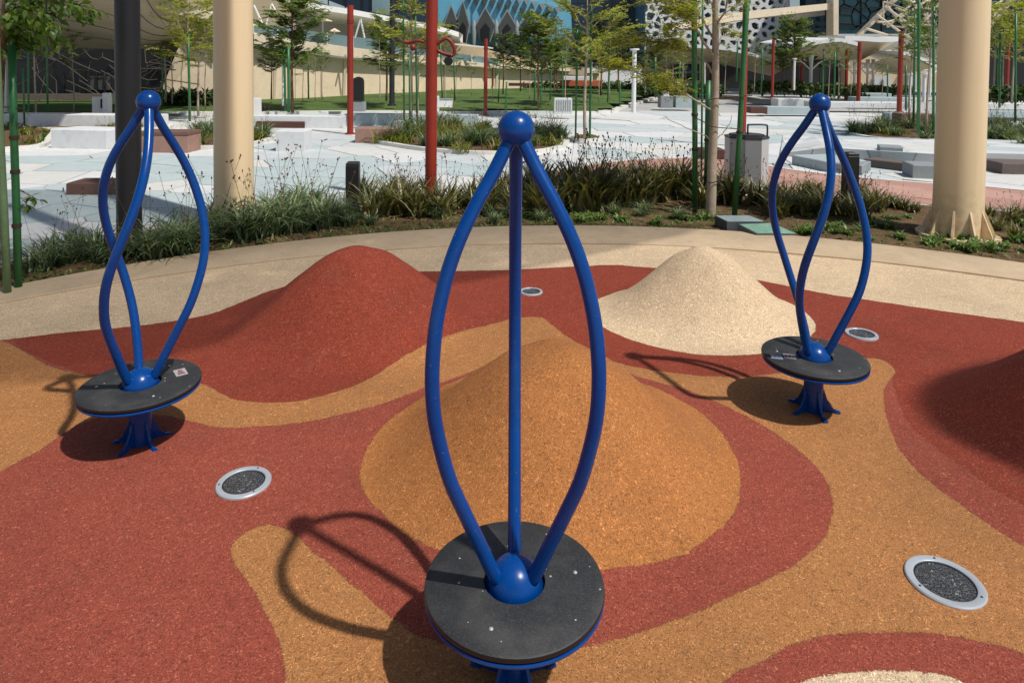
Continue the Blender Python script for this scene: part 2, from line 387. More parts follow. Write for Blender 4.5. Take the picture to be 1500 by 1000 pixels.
def dup(root, loc, rz=0.0, sc=1.0, label=None, group=None):
    r = root.copy(); COL.objects.link(r); r.location = loc; r.rotation_euler = (0, 0, rz); r.scale = (sc, sc, sc)
    if label: r['label'] = label
    if group: r['group'] = group
    for ch in list(root.children):
        c = ch.copy(); COL.objects.link(c); c.parent = r
        for g in list(ch.children):
            d = g.copy(); COL.objects.link(d); d.parent = c
    return r

def catmull(pts, k=6, closed=True):
    P_ = [Vector(p) for p in pts]; n = len(P_); out = []
    rng = range(n) if closed else range(n - 1)
    for i in rng:
        if closed: p0, p1, p2, p3 = P_[(i - 1) % n], P_[i], P_[(i + 1) % n], P_[(i + 2) % n]
        else: p0, p1, p2, p3 = P_[max(i - 1, 0)], P_[i], P_[i + 1], P_[min(i + 2, n - 1)]
        for j in range(k):
            t = j / k
            out.append(0.5 * ((2 * p1) + (p2 - p0) * t + (2 * p0 - 5 * p1 + 4 * p2 - p3) * t * t + (3 * p1 - p0 - 3 * p2 + p3) * t ** 3))
    if not closed: out.append(P_[-1])
    return out
def gpoly(px, k=4, z=0.0): return [(q.x, q.y) for q in catmull([G(x, y, z) for x, y in px], k)]

# ------------------------------------------------------------------ ground sheet
tag_struct = lambda o: tag(o, kind='structure')
mb = MB(); S = 700
mb.add([(-S, -S, -0.06), (S, -S, -0.06), (S, S, -0.06), (-S, S, -0.06)], [(0, 1, 2, 3)])
tag_struct(mb.build('ground', M['grout']))

# ------------------------------------------------------------------ rubber play surface with mounds
OC, OR_ = (0.842, 1.089), 6.055       # kerb outer circle
IC, IR = (0.745, 0.229), 6.215        # kerb inner circle
sand = [(-900, 620), (-300, 530), (-60, 505), (0, 498), (100, 487), (200, 478), (300, 462), (360, 440), (400, 425), (470, 408), (560, 399), (640, 397), (700, 396), (755, 395), (850, 390), (900, 388), (940, 391), (1030, 398), (1120, 412), (1200, 429), (1259, 438), (1330, 448), (1400, 458), (1500, 472), (1620, 492), (2200, 600), (2200, 250), (750, 250), (-900, 250)]
orange = [(-400, 470), (-60, 492), (0, 498), (30, 512), (50, 524), (76, 538), (120, 548), (180, 560), (240, 560), (293, 561), (340, 584), (380, 589), (432, 588), (484, 576), (526, 562), (574, 534), (623, 506), (643, 498), (692, 482), (744, 468), (789, 464), (806, 473), (831, 492), (892, 527), (980, 545), (1058, 552), (1120, 550), (1200, 536), (1276, 524), (1302, 532), (1311, 545), (1297, 566), (1295, 589), (1302, 620), (1318, 657), (1344, 688), (1396, 730), (1448, 766), (1500, 800), (1600, 850), (1800, 1000), (1800, 1500), (430, 1500), (425, 1100), (419, 1000), (415, 965), (405, 930), (385, 890), (365, 855), (345, 825), (338, 805), (350, 785), (380, 770), (394, 768), (414, 772), (430, 780), (447, 796), (461, 810), (484, 826), (506, 849), (531, 868), (565, 899), (598, 922), (626, 936), (700, 955), (780, 958), (881, 940), (980, 909), (1058, 878), (1110, 854), (1162, 828), (1204, 792), (1217, 761), (1219, 730), (1204, 693), (1162, 652), (1110, 618), (1058, 592), (1006, 571), (954, 557), (880, 535), (800, 522), (740, 524), (713, 534), (692, 544), (643, 562), (619, 569), (574, 586), (519, 602), (432, 620), (340, 627), (301, 623), (262, 613), (220, 607), (170, 606), (124, 618), (90, 636), (60, 658), (40, 668), (20, 680), (0, 690), (-60, 725), (-400, 860)]
moundc = [(527, 690), (533, 720), (554, 745), (576, 770), (604, 790), (640, 807), (700, 832), (760, 846), (820, 848), (881, 841), (954, 828), (1006, 813), (1048, 782), (1074, 756), (1085, 714), (1081, 678), (1058, 636), (1027, 605), (996, 587), (954, 566), (880, 545), (800, 535), (720, 540), (650, 568), (588, 603), (560, 625), (538, 655)]
backp = [(-900, 250), (-900, 600), (-60, 491), (30, 512), (120, 548), (240, 563), (340, 590), (432, 592), (526, 566), (643, 500), (744, 470), (800, 470), (831, 494), (892, 530), (1058, 556), (1276, 527), (1308, 560), (1330, 620), (1420, 690), (1500, 740), (1800, 860), (2200, 900), (2200, 250), (750, 250)]
smound = [(859, 452), (868, 468), (892, 483), (928, 498), (980, 512), (1032, 520), (1084, 521), (1130, 516), (1175, 500), (1195, 482), (1180, 460), (1130, 438), (1040, 425), (940, 425), (880, 438)]
arc = [(1020, 1120), (1058, 1000), (1110, 969), (1162, 943), (1224, 928), (1318, 926), (1396, 932), (1500, 958), (1650, 1010), (1700, 1200), (1100, 1300)]
arcs = [(1120, 1060), (1172, 1000), (1214, 987), (1292, 982), (1370, 987), (1412, 1000), (1470, 1060), (1400, 1200), (1150, 1200)]
step = 0.03
xs = np.arange(-6.2, 7.4, step); ys = np.arange(-1.2, 6.75, step)
XX, YY = np.meshgrid(xs, ys); PX = XX.ravel(); PY = YY.ravel()
def sdf(poly):
    P_ = np.array(poly); n = len(P_); d = np.full(PX.shape, 1e9); ins = np.zeros(PX.shape, bool)
    for i in range(n):
        ax, ay = P_[i]; bx, by = P_[(i + 1) % n]; ex, ey = bx - ax, by - ay; L = ex * ex + ey * ey + 1e-12
        t = np.clip(((PX - ax) * ex + (PY - ay) * ey) / L, 0, 1)
        d = np.minimum(d, (PX - ax - t * ex) ** 2 + (PY - ay - t * ey) ** 2)
        c = (ay > PY) != (by > PY)
        if abs(ey) > 1e-12: ins ^= c & (PX < ex * (PY - ay) / ey + ax)
    d = np.sqrt(d); return np.where(ins, d, -d)
# centre x, y, radius x, y, height, profile power
MOUNDS = [(-1.02, 4.49, 0.96, 0.90, 0.482, 1.10), (0.198, 2.969, 0.84, 0.843, 0.459, 0.896), (1.347, 4.69, 0.85, 0.65, 0.452, 1.30), (3.42, 3.22, 1.38, 0.76, 0.60, 0.74)]
def hit(px, py, k):                               # where a seen point lies on mound k (or on the flat)
    d = ray(px, py); cx, cy, rx, ry, h, pw = MOUNDS[k]; p = G(px, py); o = Vector((0, 0, CZ))
    for i in range(400):
        q = o + (p - o) * (0.6 + i * 0.001)
        t = math.hypot((q.x - cx) / rx, (q.y - cy) / ry); hz = h * (0.5 + 0.5 * math.cos(math.pi * t)) ** pw if t < 1 else 0
        if q.z <= hz: return q
    return p
def hpoly(px, k, m): return [(q.x, q.y) for q in catmull([hit(x, y, k) for x, y in px], m)]
SD = {'sd_back': sdf(hpoly(backp, 0, 2)), 'sd_sand': sdf(gpoly(sand, 3)), 'sd_orange': sdf(hpoly(orange, 0, 3)), 'sd_mound': sdf(gpoly(moundc, 3)),
      'sd_sandmound': sdf(gpoly(smound, 4)), 'sd_arc': sdf(gpoly(arc, 4)), 'sd_arcsand': sdf(gpoly(arcs, 4))}
H = np.zeros(PX.shape); T_ = []
for cx, cy, rx, ry, h, pw in MOUNDS:
    t = np.sqrt(((PX - cx) / rx) ** 2 + ((PY - cy) / ry) ** 2); T_.append(t)
    H += h * np.where(t < 1, (0.5 + 0.5 * np.cos(np.pi * np.clip(t, 0, 1))) ** pw, 0)
H += 0.004 * np.sin(PX * 3.1) * np.sin(PY * 2.7) + H * 0.018 * np.sin(PX * 17 + 3 * np.sin(PY * 9)) * np.sin(PY * 15 + 2 * np.sin(PX * 7)) + 0.0009 * np.sin(PX * 31 + 2 * np.sin(PY * 13)) * np.sin(PY * 27)
W, Hn = len(xs), len(ys)
ii, jj = np.meshgrid(np.arange(W - 1), np.arange(Hn - 1)); a = (jj * W + ii).ravel()
quads = np.stack([a, a + 1, a + W + 1, a + W], 1)
cxq = PX[quads].mean(1); cyq = PY[quads].mean(1)
keep = np.hypot(cxq - IC[0], cyq - IC[1]) < IR + 0.10
quads = quads[keep]; cls = np.zeros(len(quads), int)
for i, t in enumerate(T_): cls[(t[quads].mean(1) < 0.97)] = i + 1
def sheet(name, sel):
    q = quads[sel]; u, inv = np.unique(q, return_inverse=True); inv = inv.reshape(q.shape)
    me = bpy.data.meshes.new(name); me.from_pydata(np.stack([PX[u], PY[u], H[u]], 1).tolist(), [], inv.tolist()); me.update()
    for k, v in SD.items():
        at = me.attributes.new(k, 'FLOAT', 'POINT'); at.data.foreach_set('value', v[u].astype(np.float32))
    me.polygons.foreach_set('use_smooth', [True] * len(me.polygons)); me.materials.append(M['rubber'])
    o = bpy.data.objects.new(name, me); COL.objects.link(o); return o
tag_struct(sheet('rubber_surface', cls == 0))
for i, lb in enumerate(['brick red rubber play mound behind the left spinner, tallest of the mounds', 'orange rubber play mound right behind the middle spinner',
                        'sand coloured rubber play mound left of the right spinner', 'dark red rubber play mound cut by the right edge of the picture']):
    tag(sheet('play_mound', cls == i + 1), lb, 'play mound', 'rubber play mounds')

# kerb ring between two circles
def ring_pts(c, r, n, a0=-30, a1=210):
    return [(c[0] + r * math.cos(rad(a0 + (a1 - a0) * i / n)), c[1] + r * math.sin(rad(a0 + (a1 - a0) * i / n))) for i in range(n + 1)]
n = 180; oi = ring_pts(IC, IR, n); oo = ring_pts(OC, OR_, n)
mb = MB(); vs = []
for i in range(n + 1):
    (ax, ay), (bx, by) = oi[i], oo[i]; ux, uy = bx - ax, by - ay; L = math.hypot(ux, uy); ux /= L; uy /= L
    for s_, z in ((0, -0.05), (0, 0.012), (0.012, 0.018), (L - 0.02, 0.022), (L, 0.012), (L, -0.08)): vs.append((ax + ux * s_, ay + uy * s_, z))
mb.add(vs, [(i * 6 + k, i * 6 + 6 + k, i * 6 + 7 + k, i * 6 + 1 + k) for i in range(n) for k in range(5)])
mb.f = [f[::-1] for f in mb.f]
kerb = tag_struct(mb.build('kerb', M['kerb'], smooth=True))

# ------------------------------------------------------------------ planting bed, paving
bed_back = [(-900, 420), (-300, 400), (0, 384), (60, 370), (130, 352), (200, 338), (350, 318), (500, 303), (650, 293), (750, 288), (900, 284), (1050, 285), (1150, 289), (1250, 295), (1380, 302), (1500, 312), (1700, 332), (2300, 400)]
bb = [(q.x, q.y) for q in catmull([G(*p) for p in bed_back], 5, False)]
def soil_patch(name, outline, z=0.03, amp=0.03, step_=0.16):
    P_ = outline; x0 = min(p[0] for p in P_); x1 = max(p[0] for p in P_); y0 = min(p[1] for p in P_); y1 = max(p[1] for p in P_)
    mb = MB(); idx = {}; nx = int((x1 - x0) / step_) + 1; ny = int((y1 - y0) / step_) + 1
    def ins(x, y):
        c = False
        for i in range(len(P_)):
            ax, ay = P_[i]; bx, by = P_[i - 1]
            if (ay > y) != (by > y) and x < (bx - ax) * (y - ay) / (by - ay) + ax: c = not c
        return c
    rnd = random.Random(3)
    for j in range(ny):
        for i in range(nx):
            x = x0 + (i + .5) * step_; y = y0 + (j + .5) * step_
            if ins(x, y):
                f = []
                for di, dj in ((0, 0), (1, 0), (1, 1), (0, 1)):
                    k = (i + di, j + dj)
                    if k not in idx:
                        xx, yy = x0 + k[0] * step_, y0 + k[1] * step_
                        idx[k] = len(mb.v); mb.v.append((xx, yy, z + amp * (math.sin(xx * 2.3 + yy) * math.sin(yy * 3.1) * 0.5 + rnd.uniform(-.5, .5))))
                    f.append(idx[k])
                mb.f.append(tuple(f)); mb.mi.append(0)
    return mb.build(name, M['soil'], smooth='all')
arc_o = [p for p in ring_pts(OC, OR_ + 0.02, 60, 5, 178)]
bed_outline = arc_o + bb
bed = tag_struct(soil_patch('planting_bed', bed_outline, -0.005, 0.03, 0.1))

def clip(poly, px, py, nx, ny):                   # keep side where (p-P).n <= 0
    out = []; m = len(poly)
    for i in range(m):
        a, b = poly[i], poly[(i + 1) % m]; da = (a[0] - px) * nx + (a[1] - py) * ny; db = (b[0] - px) * nx + (b[1] - py) * ny
        if da <= 0: out.append(a)
        if (da < 0 < db) or (db < 0 < da): t = da / (da - db); out.append((a[0] + (b[0] - a[0]) * t, a[1] + (b[1] - a[1]) * t))
    return out
def voronoi(seeds, R):
    cells = []
    for i, (x, y) in enumerate(seeds):
        c = [(x - R, y - R), (x + R, y - R), (x + R, y + R), (x - R, y + R)]
        for j, (u, v) in enumerate(seeds):
            if i != j and abs(u - x) < 2 * R and abs(v - y) < 2 * R:
                dx, dy = u - x, v - y; c = clip(c, (x + u) / 2, (y + v) / 2, dx, dy)
                if len(c) < 3: break
        cells.append(c)
    return cells
def inset(poly, d):
    n = len(poly); a = sum(poly[i][0] * poly[(i + 1) % n][1] - poly[(i + 1) % n][0] * poly[i][1] for i in range(n))
    if a < 0: poly = poly[::-1]
    out = list(poly)
    for i in range(n):
        (ax, ay), (bx, by) = poly[i], poly[(i + 1) % n]; L = math.hypot(bx - ax, by - ay)
        if L < 1e-6: continue
        nx, ny = (by - ay) / L, -(bx - ax) / L
        out = clip(out, ax - nx * d, ay - ny * d, nx, ny)
        if len(out) < 3: return []
    return out
def inpoly(P_, x, y):
    c = False
    for i in range(len(P_)):
        ax, ay = P_[i]; bx, by = P_[i - 1]
        if (ay > y) != (by > y) and x < (bx - ax) * (y - ay) / (by - ay) + ax: c = not c
    return c
# plaza sheet (deep bed of the slabs) and slabs
plaza_poly = bb[::-1] + [(-60, bb[0][1]), (-60, 60), (70, 60), (70, bb[-1][1])]
mb = MB(); mb.prism([(-60, 3), (70, 3), (70, 60), (-60, 60)], -0.055, -0.03)
plaza = tag_struct(mb.build('plaza_pavement', M['grout']))
path_px = [(700, 284), (740, 272), (803, 250), (899, 236), (977, 231), (1060, 232), (1100, 238), (1160, 248), (1253, 259), (1365, 268), (1435, 272), (1500, 278), (1800, 306)]
path_top = [(q.x, q.y) for q in catmull([G(*p) for p in path_px], 4, False)]
path_poly = path_top + [p for p in bb[::-1] if p[0] > G(700, 288).x]
seeds = []; rr = random.Random(11)
y = 5.0; row = 0; G2 = []
while y < 24.5:
    s_ = 0.60 + 0.055 * (y - 5)
    xw = 0.80 * y + 1.5; x = -xw + (row % 2) * s_ * 0.5
    while x < xw:
        seeds.append((x + rr.uniform(-.38, .38) * s_, y + rr.uniform(-.38, .38) * s_)); x += s_ * 1.15
    y += s_; row += 1
seeds.sort(key=lambda q: q[1] + 0.15 * abs(q[0])); cells = voronoi(seeds, 2.0)
smats = ['paver_white', 'paver_grey', 'paver_blue', 'paver_white', 'paver_cream', 'paver_grey']
nsl = 0; rest = MB(); RM = ['paver_white', 'paver_grey', 'paver_blue', 'paver_cream']
for (x, y), c in zip(seeds, cells):
    if len(c) < 3 or inpoly(bed_outline, x, y) or inpoly(path_poly, x, y) or math.hypot(x - OC[0], y - OC[1]) < OR_ + 0.4: continue
    # trim against the bed edge: drop slabs whose corners dip deep in the bed
    c = inset(c, 0.007 + 0.0006 * y)
    if len(c) < 3: continue
    mt = rr.choice(smats)
    if x < -2.5 and y < 12 and rr.random() < 0.65: mt = 'paver_blue'
    zt = -0.012 + rr.uniform(-0.0015, 0.0015)
    mb = MB(); mb.prism(c, -0.04, zt)
    if nsl < 296: mb.build('paving_slab', M[mt], plaza, local=True); nsl += 1
    else: rest.cur = RM.index(mt); rest.prism(c, -0.04, zt)
if rest.v: rest.build('paving_slab_field', [M[k] for k in RM], plaza, local=True, kind='stuff')
# pink path
mb = MB(); mb.prism(path_poly, -0.03, -0.010); ppath = tag_struct(mb.build('pink_path', M['pink']))
x = G(700, 288).x
pseeds = []
for k in range(60):
    for l in range(4): pseeds.append((x + k * 0.42 + rr.uniform(-.1, .1), 7.6 + l * 1.05 + rr.uniform(-.2, .2) + (k % 2) * 0.5))
for (px_, py_), c in zip(pseeds, voronoi(pseeds, 1.5)):
    if len(c) < 3: continue
    c = inset(c, 0.004)
    if c and all(inpoly(path_poly, q[0], q[1]) for q in c):
        mb = MB(); mb.prism(c, -0.028, -0.004); mb.build('paving_slab', M[rr.choice(['pink', 'pink2'])], ppath, local=True)
def strip(line, w_, z0, z1, name, mat, parent=None):
    mb = MB(); vs = []
    L = [Vector((p[0], p[1], 0)) for p in line]
    for i, p in enumerate(L):
        t = (L[min(i + 1, len(L) - 1)] - L[max(i - 1, 0)]).normalized(); nn = Vector((-t.y, t.x, 0))
        a, b = p - nn * w_ / 2, p + nn * w_ / 2
        vs += [(a.x, a.y, z0), (a.x, a.y, z1), (b.x, b.y, z1), (b.x, b.y, z0)]
    m_ = len(L)
    mb.add(vs, [(i * 4 + k, i * 4 + k + 1, i * 4 + k + 5, i * 4 + k + 4) for i in range(m_ - 1) for k in range(3)] + [(0, 1, 2, 3), (m_ * 4 - 1, m_ * 4 - 2, m_ * 4 - 3, m_ * 4 - 4)])
    return mb.build(name, mat, parent, local=True)
strip(path_top, 0.09, -0.04, 0.0, 'edging', M['white_edge'], ppath)
strip(bb, 0.07, -0.04, 0.006, 'edging', M['white_edge'], plaza)

# lawn
lawn_px = [(150, 171), (260, 168), (400, 167), (520, 166), (700, 166), (878, 166), (912, 158), (953, 146), (985, 139), (960, 130), (740, 128), (150, 128)]
lp = [G(*p) for p in lawn_px]
mb = MB(); gx = np.arange(-22, 14, 0.7); gy = np.arange(19, 52, 0.7); idx = {}
lpoly = [(p.x, p.y) for p in lp[:9]] + [(13, 48), (-24, 48), (-20, 21)]
def lawn_z(x, y): return 0.02 + 0.46 * max(0, min(1, (y - 21.5) / 13)) + 0.03 * math.sin(x * .9) * math.sin(y * .7)
for yv in gy:
    for xv in gx:
        if inpoly(lpoly, xv + .35, yv + .35):
            f = []
            for dx, dy in ((0, 0), (.7, 0), (.7, .7), (0, .7)):
                k = (round(xv + dx, 2), round(yv + dy, 2))
                if k not in idx: idx[k] = len(mb.v); mb.v.append((k[0], k[1], lawn_z(*k)))
                f.append(idx[k])
            mb.f.append(tuple(f)); mb.mi.append(0)
tag_struct(mb.build('lawn', M['lawn'], smooth='all'))
strip([(p.x, p.y) for p in catmull(lp[:9], 3, False)], 0.28, -0.02, 0.09, 'lawn_edging', M['white_edge'])
tag_struct(bpy.data.objects['lawn_edging'])

# ------------------------------------------------------------------ spinners
PROF = [(1.535, 0.0), (1.495, 0.026), (1.42, 0.07), (1.335, 0.125), (1.25, 0.172), (1.162, 0.207), (1.07, 0.231), (0.988, 0.243), (0.90, 0.248), (0.81, 0.243), (0.72, 0.226), (0.617, 0.197), (0.52, 0.156), (0.40, 0.102), (0.34, 0.076), (0.30, 0.056)]
def spinner(label, base, twist, phases, tilt, sticker):
    t = thing('spinner', label, 'playground spinner', base, 'blue playground spinners')
    mb = MB(); mb.tube([(0, 0, 0), (0, 0, 0.245)], 0.046, 20); mb.build('post', M['blue'], t, True, True)
    for k in range(5):
        a = rad(72 * k + 18 + sticker * 20); c, s_ = math.cos(a), math.sin(a); nx, ny = -s_ * .005, c * .005
        pr = [(0.043, 0.0), (0.112, 0.0), (0.118, 0.010), (0.098, 0.014), (0.080, 0.032), (0.062, 0.068), (0.050, 0.105), (0.043, 0.112)]
        mb = MB(); vs = [(r * c + nx, r * s_ + ny, z) for r, z in pr] + [(r * c - nx, r * s_ - ny, z) for r, z in pr]; m_ = len(pr)
        mb.add(vs, [tuple(range(m_)), tuple(range(2 * m_ - 1, m_ - 1, -1))] + [(i, m_ + i, m_ + (i + 1) % m_, (i + 1) % m_) for i in range(m_)])
        mb.box((0.112 * c, 0.112 * s_, 0.0), (0.026, 0.022, 0.007), a)
        mb.build('fin', M['blue'], t, local=True)
    mb = MB(); mb.lathe([(0.03, 0.238), (0.236, 0.240), (0.247, 0.244), (0.249, 0.249), (0.247, 0.254), (0.03, 0.254)], 72); mb.build('rim_plate', M['blue'], t, True, True)
    # black footboard: annulus with rounded edge and hole
    mb = MB(); mb.cur = 1
    mb.lathe([(0.088, 0.2562), (0.243, 0.2562), (0.2485, 0.260), (0.25, 0.266), (0.2485, 0.272)], 96); mb.cur = 0
    mb.lathe([(0.2485, 0.272), (0.244, 0.2752), (0.086, 0.2752)], 96); mb.cur = 1
    mb.lathe([(0.086, 0.2752), (0.084, 0.272), (0.088, 0.2562)], 96)
    board = mb.build('footboard', [M['black_board'], M['black_edge']], t, True, True)
    for k in range(3):
        a = rad(phases + 120 * k + 40)
        mb = MB(); mb.lathe([(0.0001, 0.0025), (0.0035, 0.0025), (0.0055, 0.0012), (0.006, 0)], 10, (0.175 * math.cos(a), 0.175 * math.sin(a), 0.2753))
        mb.build('bolt', M['ring'], board, True, True)
    if sticker:
        for q, mt in enumerate(('sticker', 'sticker_blue')):
            if q == 1 and sticker == 1: continue
            a = rad(38) if sticker == 1 else rad(-174); rr_ = .165 if sticker == 1 else (.130, .198)[q]
            c = (rr_ * math.cos(a), rr_ * math.sin(a)); rz = a + math.pi / 2 if sticker == 1 else -.25; wd_ = .075 if sticker == 1 else .056
            mb = MB(); mb.box((c[0], c[1], 0.2753), (wd_, .05, 0.0012), rz); st = mb.build('sticker', M[mt], board, local=True)
            for s2 in range(3):
                mb = MB(); ox = (-0.018 + 0.018 * s2); mb.box((c[0] + ox * math.cos(rz), c[1] + ox * math.sin(rz), 0.2767), (0.010, 0.030 - .007 * s2, 0.0008), rz)
                mb.build('print', M['sticker_red' if mt == 'sticker' else 'sticker'], board, local=True)
    # hub dome, tubes and ball; cage leans by the tilt about the hub
    def lean(p):
        z = p[2] - 0.27; return (p[0] + math.sin(tilt) * z, p[1], p[2])
    mb = MB(); mb.sphere((0, 0, 0.264), 0.075, 40, 22); mb.lathe([(0.073, 0.262), (0.079, 0.266), (0.081, 0.262), (0.081, 0.255)], 40)
    mb.build('hub', M['blue'], t, True, True)
    mb = MB(); mb.sphere(lean((0, 0, 1.535)), 0.0505, 36, 20); mb.build('ball', M['blue'], t, 'all', True)
    for k in range(3):
        pts = []
        for z, r in PROF:
            u = (z - 0.93) / 1.25
            a = rad(phases + 120 * k) + rad(twist) * .5 * math.tanh(3.0 * u)
            pts.append(lean((r * math.cos(a), r * math.sin(a), z)))
        pts = [tuple(q) for q in catmull(pts, 4, False)]
        mb = MB(); mb.tube(pts, 0.0192, 16); mb.build('tube', M['blue'], t, 'all', True)
        # weld collar where the tube meets the hub
    return t
spinner('blue caged spinner in the middle foreground with three straight-sided bowed tubes', (0.020, 1.836, 0), 0, 90, -0.006, 0)
spinner('blue caged spinner on the left with twisted tubes and a red and white sticker', (-1.653, 2.979, 0), 66, 35, 0.038, 1)
spinner('blue caged spinner on the right with twisted tubes beside the sand coloured mound', (1.525, 3.330, 0), 62, 4, -0.004, 2)

# ------------------------------------------------------------------ in-ground lights
for (px, py, rad_), lb in zip([(357, 708, .107), (1384, 853, .118), (1262, 490, .098), (778, 428, .088)],
        ['round in-ground light with white ring nearest the left spinner', 'large round in-ground light in orange rubber at lower right',
         'round in-ground light on red rubber right of the right spinner', 'small far in-ground light between the red and sand coloured mounds']):
    g = G(px, py); t = thing('ground_light', lb, 'ground light', (g.x, g.y, 0), 'round lights set in the rubber')
    R_ = rad_
    mb = MB(); mb.lathe([(R_, -0.01), (R_, 0.006), (R_ * .97, 0.010), (R_ * .80, 0.0105), (R_ * .77, 0.008), (R_ * .77, -0.004)], 56); mb.build('ring', M['ring'], t, True, True)
    mb = MB(); mb.lathe([(R_ * .77, 0.0045), (R_ * .73, 0.0048)], 40)
    mb.build('gasket', M['black'], t, True, True)
    mb = MB(); mb.lathe([(R_ * .75, 0.0042), (R_ * .5, 0.0062), (0.0001, 0.0075)], 40); mb.build('lens', M['lens'], t, 'all', True)
    for k in range(3):
        a = rad(75 + 120 * k); mb = MB(); mb.lathe([(0.0001, 0.0015), (0.0035, 0.0012), (0.004, 0)], 8, (R_ * .87 * math.cos(a), R_ * .87 * math.sin(a), 0.011)); mb.build('screw', M['bin_lid'], t, local=True)

# ------------------------------------------------------------------ shade columns, plus unseen sails and a beam shaped to cast shade
def shade_column(px, py, d, label, fins=10, shadow_arm=False):
    g = G(px, py); R_ = d / 2; t = thing('shade_column', label, 'column', (g.x, g.y, 0.0), 'cream columns of the shade roof')
    mb = MB(); mb.lathe([(R_ * 1.02, 0.02), (R_, 0.5), (R_ * .97, 5.2)], 48); mb.build('shaft', M['cream'], t, 'all', True)
    mb = MB(); mb.lathe([(0.01, 0.0), (R_ + .15, 0.0), (R_ + .15, 0.022), (R_ * .9, 0.022)], 48); mb.build('base_plate', M['cream'], t, True, True)
    for k in range(fins):
        a = 2 * math.pi * (k + .35) / fins; c, s_ = math.cos(a), math.sin(a); th = 0.009
        pr = [(R_ * .98, .022), (R_ + .105, .022), (R_ + .102, .05), (R_ * .99, .30)]
        vs = [(r * c - s_ * th, r * s_ + c * th, z) for r, z in pr] + [(r * c + s_ * th, r * s_ - c * th, z) for r, z in pr]
        mb = MB(); mb.add(vs, [(0, 1, 2, 3), (7, 6, 5, 4), (0, 4, 5, 1), (1, 5, 6, 2), (2, 6, 7, 3)]); mb.build('fin', M['cream'], t, local=True)
    for k in range(fins):
        a = 2 * math.pi * (k + .85) / fins; q = ((R_ + .085) * math.cos(a), (R_ + .085) * math.sin(a), .022)
        mb = MB(); mb.lathe([(.014, 0), (.014, .014), (.007, .015), (.007, .03), (.0001, .031)], 6, q); mb.build('anchor_bolt', M['grey_stone'], t, local=True)
    if shadow_arm:                                       # unseen beam added to throw a dark strip down the shaft
        hd = Vector((SUN.x, SUN.y, 0)).normalized(); pl = Vector((hd.y, -hd.x, 0)); o_ = pl * (R_ * .86)
        mb = MB(); mb.tube([Vector((0, 0, 5.1)) + o_ - hd * .1, Vector((0, 0, 5.1)) + o_ + hd * 3.4], R_ * .30, 14); mb.build('shadow_arm', M['cream'], t, True, True)
    return t
shade_column(1402, 345, 0.452, 'cream steel column with a finned base standing in the soil at right')
shade_column(343, 331, 0.392, 'cream steel column behind dark grasses at left', shadow_arm=True)
sp = [(-1.3, 1.3), (.26, 1.6), (.8, 2.1), (1.06, 2.7), (2.4, 3.4), (3.3, 4.1), (4.3, 4.8), (4.7, 5.3), (0.5, 5.35), (0.36, 4.30), (-3.03, 7.00), (-9.5, 7.1), (-10, 3.0), (-6, 1.7)]  # unseen sail outline, cut so that its shade falls on the left side
mb = MB(); mb.prism(sp, 5.0, 5.01); single(mb, 'unseen_sail', M['sail'], 'unseen mesh sail inferred over the cream columns, outline shaped to cast the left shade', 'shade sail')

def ge(px, py):                                   # where the sun ray through a seen surface point meets z = 0
    p = hit(px, py, 3); return (p.x - p.z * SUN.x / SUN.z, p.y - p.z * SUN.y / SUN.z)
sp2 = [ge(1344, 582), ge(1352, 604), ge(1372, 628), ge(1413, 652), ge(1466, 678), ge(1510, 694), ge(1580, 715), (4.6, 2.1), (4.8, 4.1), (3.4, 4.05), (2.7, 3.85), (2.33, 3.66)]  # wanted shade on the mound, outline for the added unseen sail
k_ = 4.6 / SUN.z; sp2 = [(q.x, q.y) for q in catmull([(x + SUN.x * k_, y + SUN.y * k_, 0) for x, y in sp2], 3)]
mb = MB(); mb.prism(sp2, 4.6, 4.62); single(mb, 'unseen_sail', M['shadow_sail'], 'unseen dense sail added beyond the right edge to shade the red mound', 'shade sail')

# dark lamp posts
g = G(190, 368); t = thing('lamp_post', 'thick charcoal steel post behind the left spinner', 'post', (g.x, g.y, -0.02))
mb = MB(); mb.lathe([(.104, 0), (.103, 2.6), (.101, 5.0)], 36); mb.build('shaft', M['charcoal'], t, 'all', True)
mb = MB(); mb.lathe([(.19, 0), (.19, .03), (.11, .035)], 24); mb.build('base_plate', M['charcoal'], t, True, True)
g = G(574, 166); g = D(574, 155, 24.5); t = thing('lamp_post', 'thin charcoal post rising from the lawn left of the large red post', 'post', g)
mb = MB(); mb.tube([(0, 0, 0), (0, 0, 7)], [.1, .08], 14); mb.build('shaft', M['charcoal'], t, True, True)
mb = MB(); mb.lathe([(.16, 0), (.16, .05), (.1, .08)], 14); mb.build('base_plate', M['charcoal'], t, True, True)

# red posts
def red_post(px, py, top, wpx, label, Y=None, collar=True, mat='red_post'):
    g = G(px, py) if Y is None else D(px, py, Y); Y = g.y; R_ = wpx * mpp(Y) / 2
    tz = D(px, top, Y).z; t = thing('red_post', label, 'post', (g.x, g.y, g.z), 'rust red steel posts')
    mb = MB(); mb.tube([(0, 0, 0), (0, 0, (tz - g.z) * .5), (0, 0, tz - g.z)], R_, 18); mb.build('shaft', M[mat], t, True, True)
    mb = MB(); mb.lathe([(R_ * 1.7, 0), (R_ * 1.7, .02), (R_, .022)], 18); mb.build('base_plate', M[mat], t, True, True)
    if collar:
        mb = MB(); h = (tz - g.z); mb.lathe([(R_, h * .86), (R_ * 1.12, h * .86), (R_ * 1.12, h * .885), (R_, h * .885)], 18); mb.build('collar', M['dark_red'], t, True, True)
    return t, g, R_
t, g, R_ = red_post(631, 300, -60, 17, 'large rust red post with a curved bracket in the grasses left of the middle spinner')
Yp = g.y
def loc(px, py, dy=0.0):
    q = D(px, py, Yp + dy); return q - Vector(g)
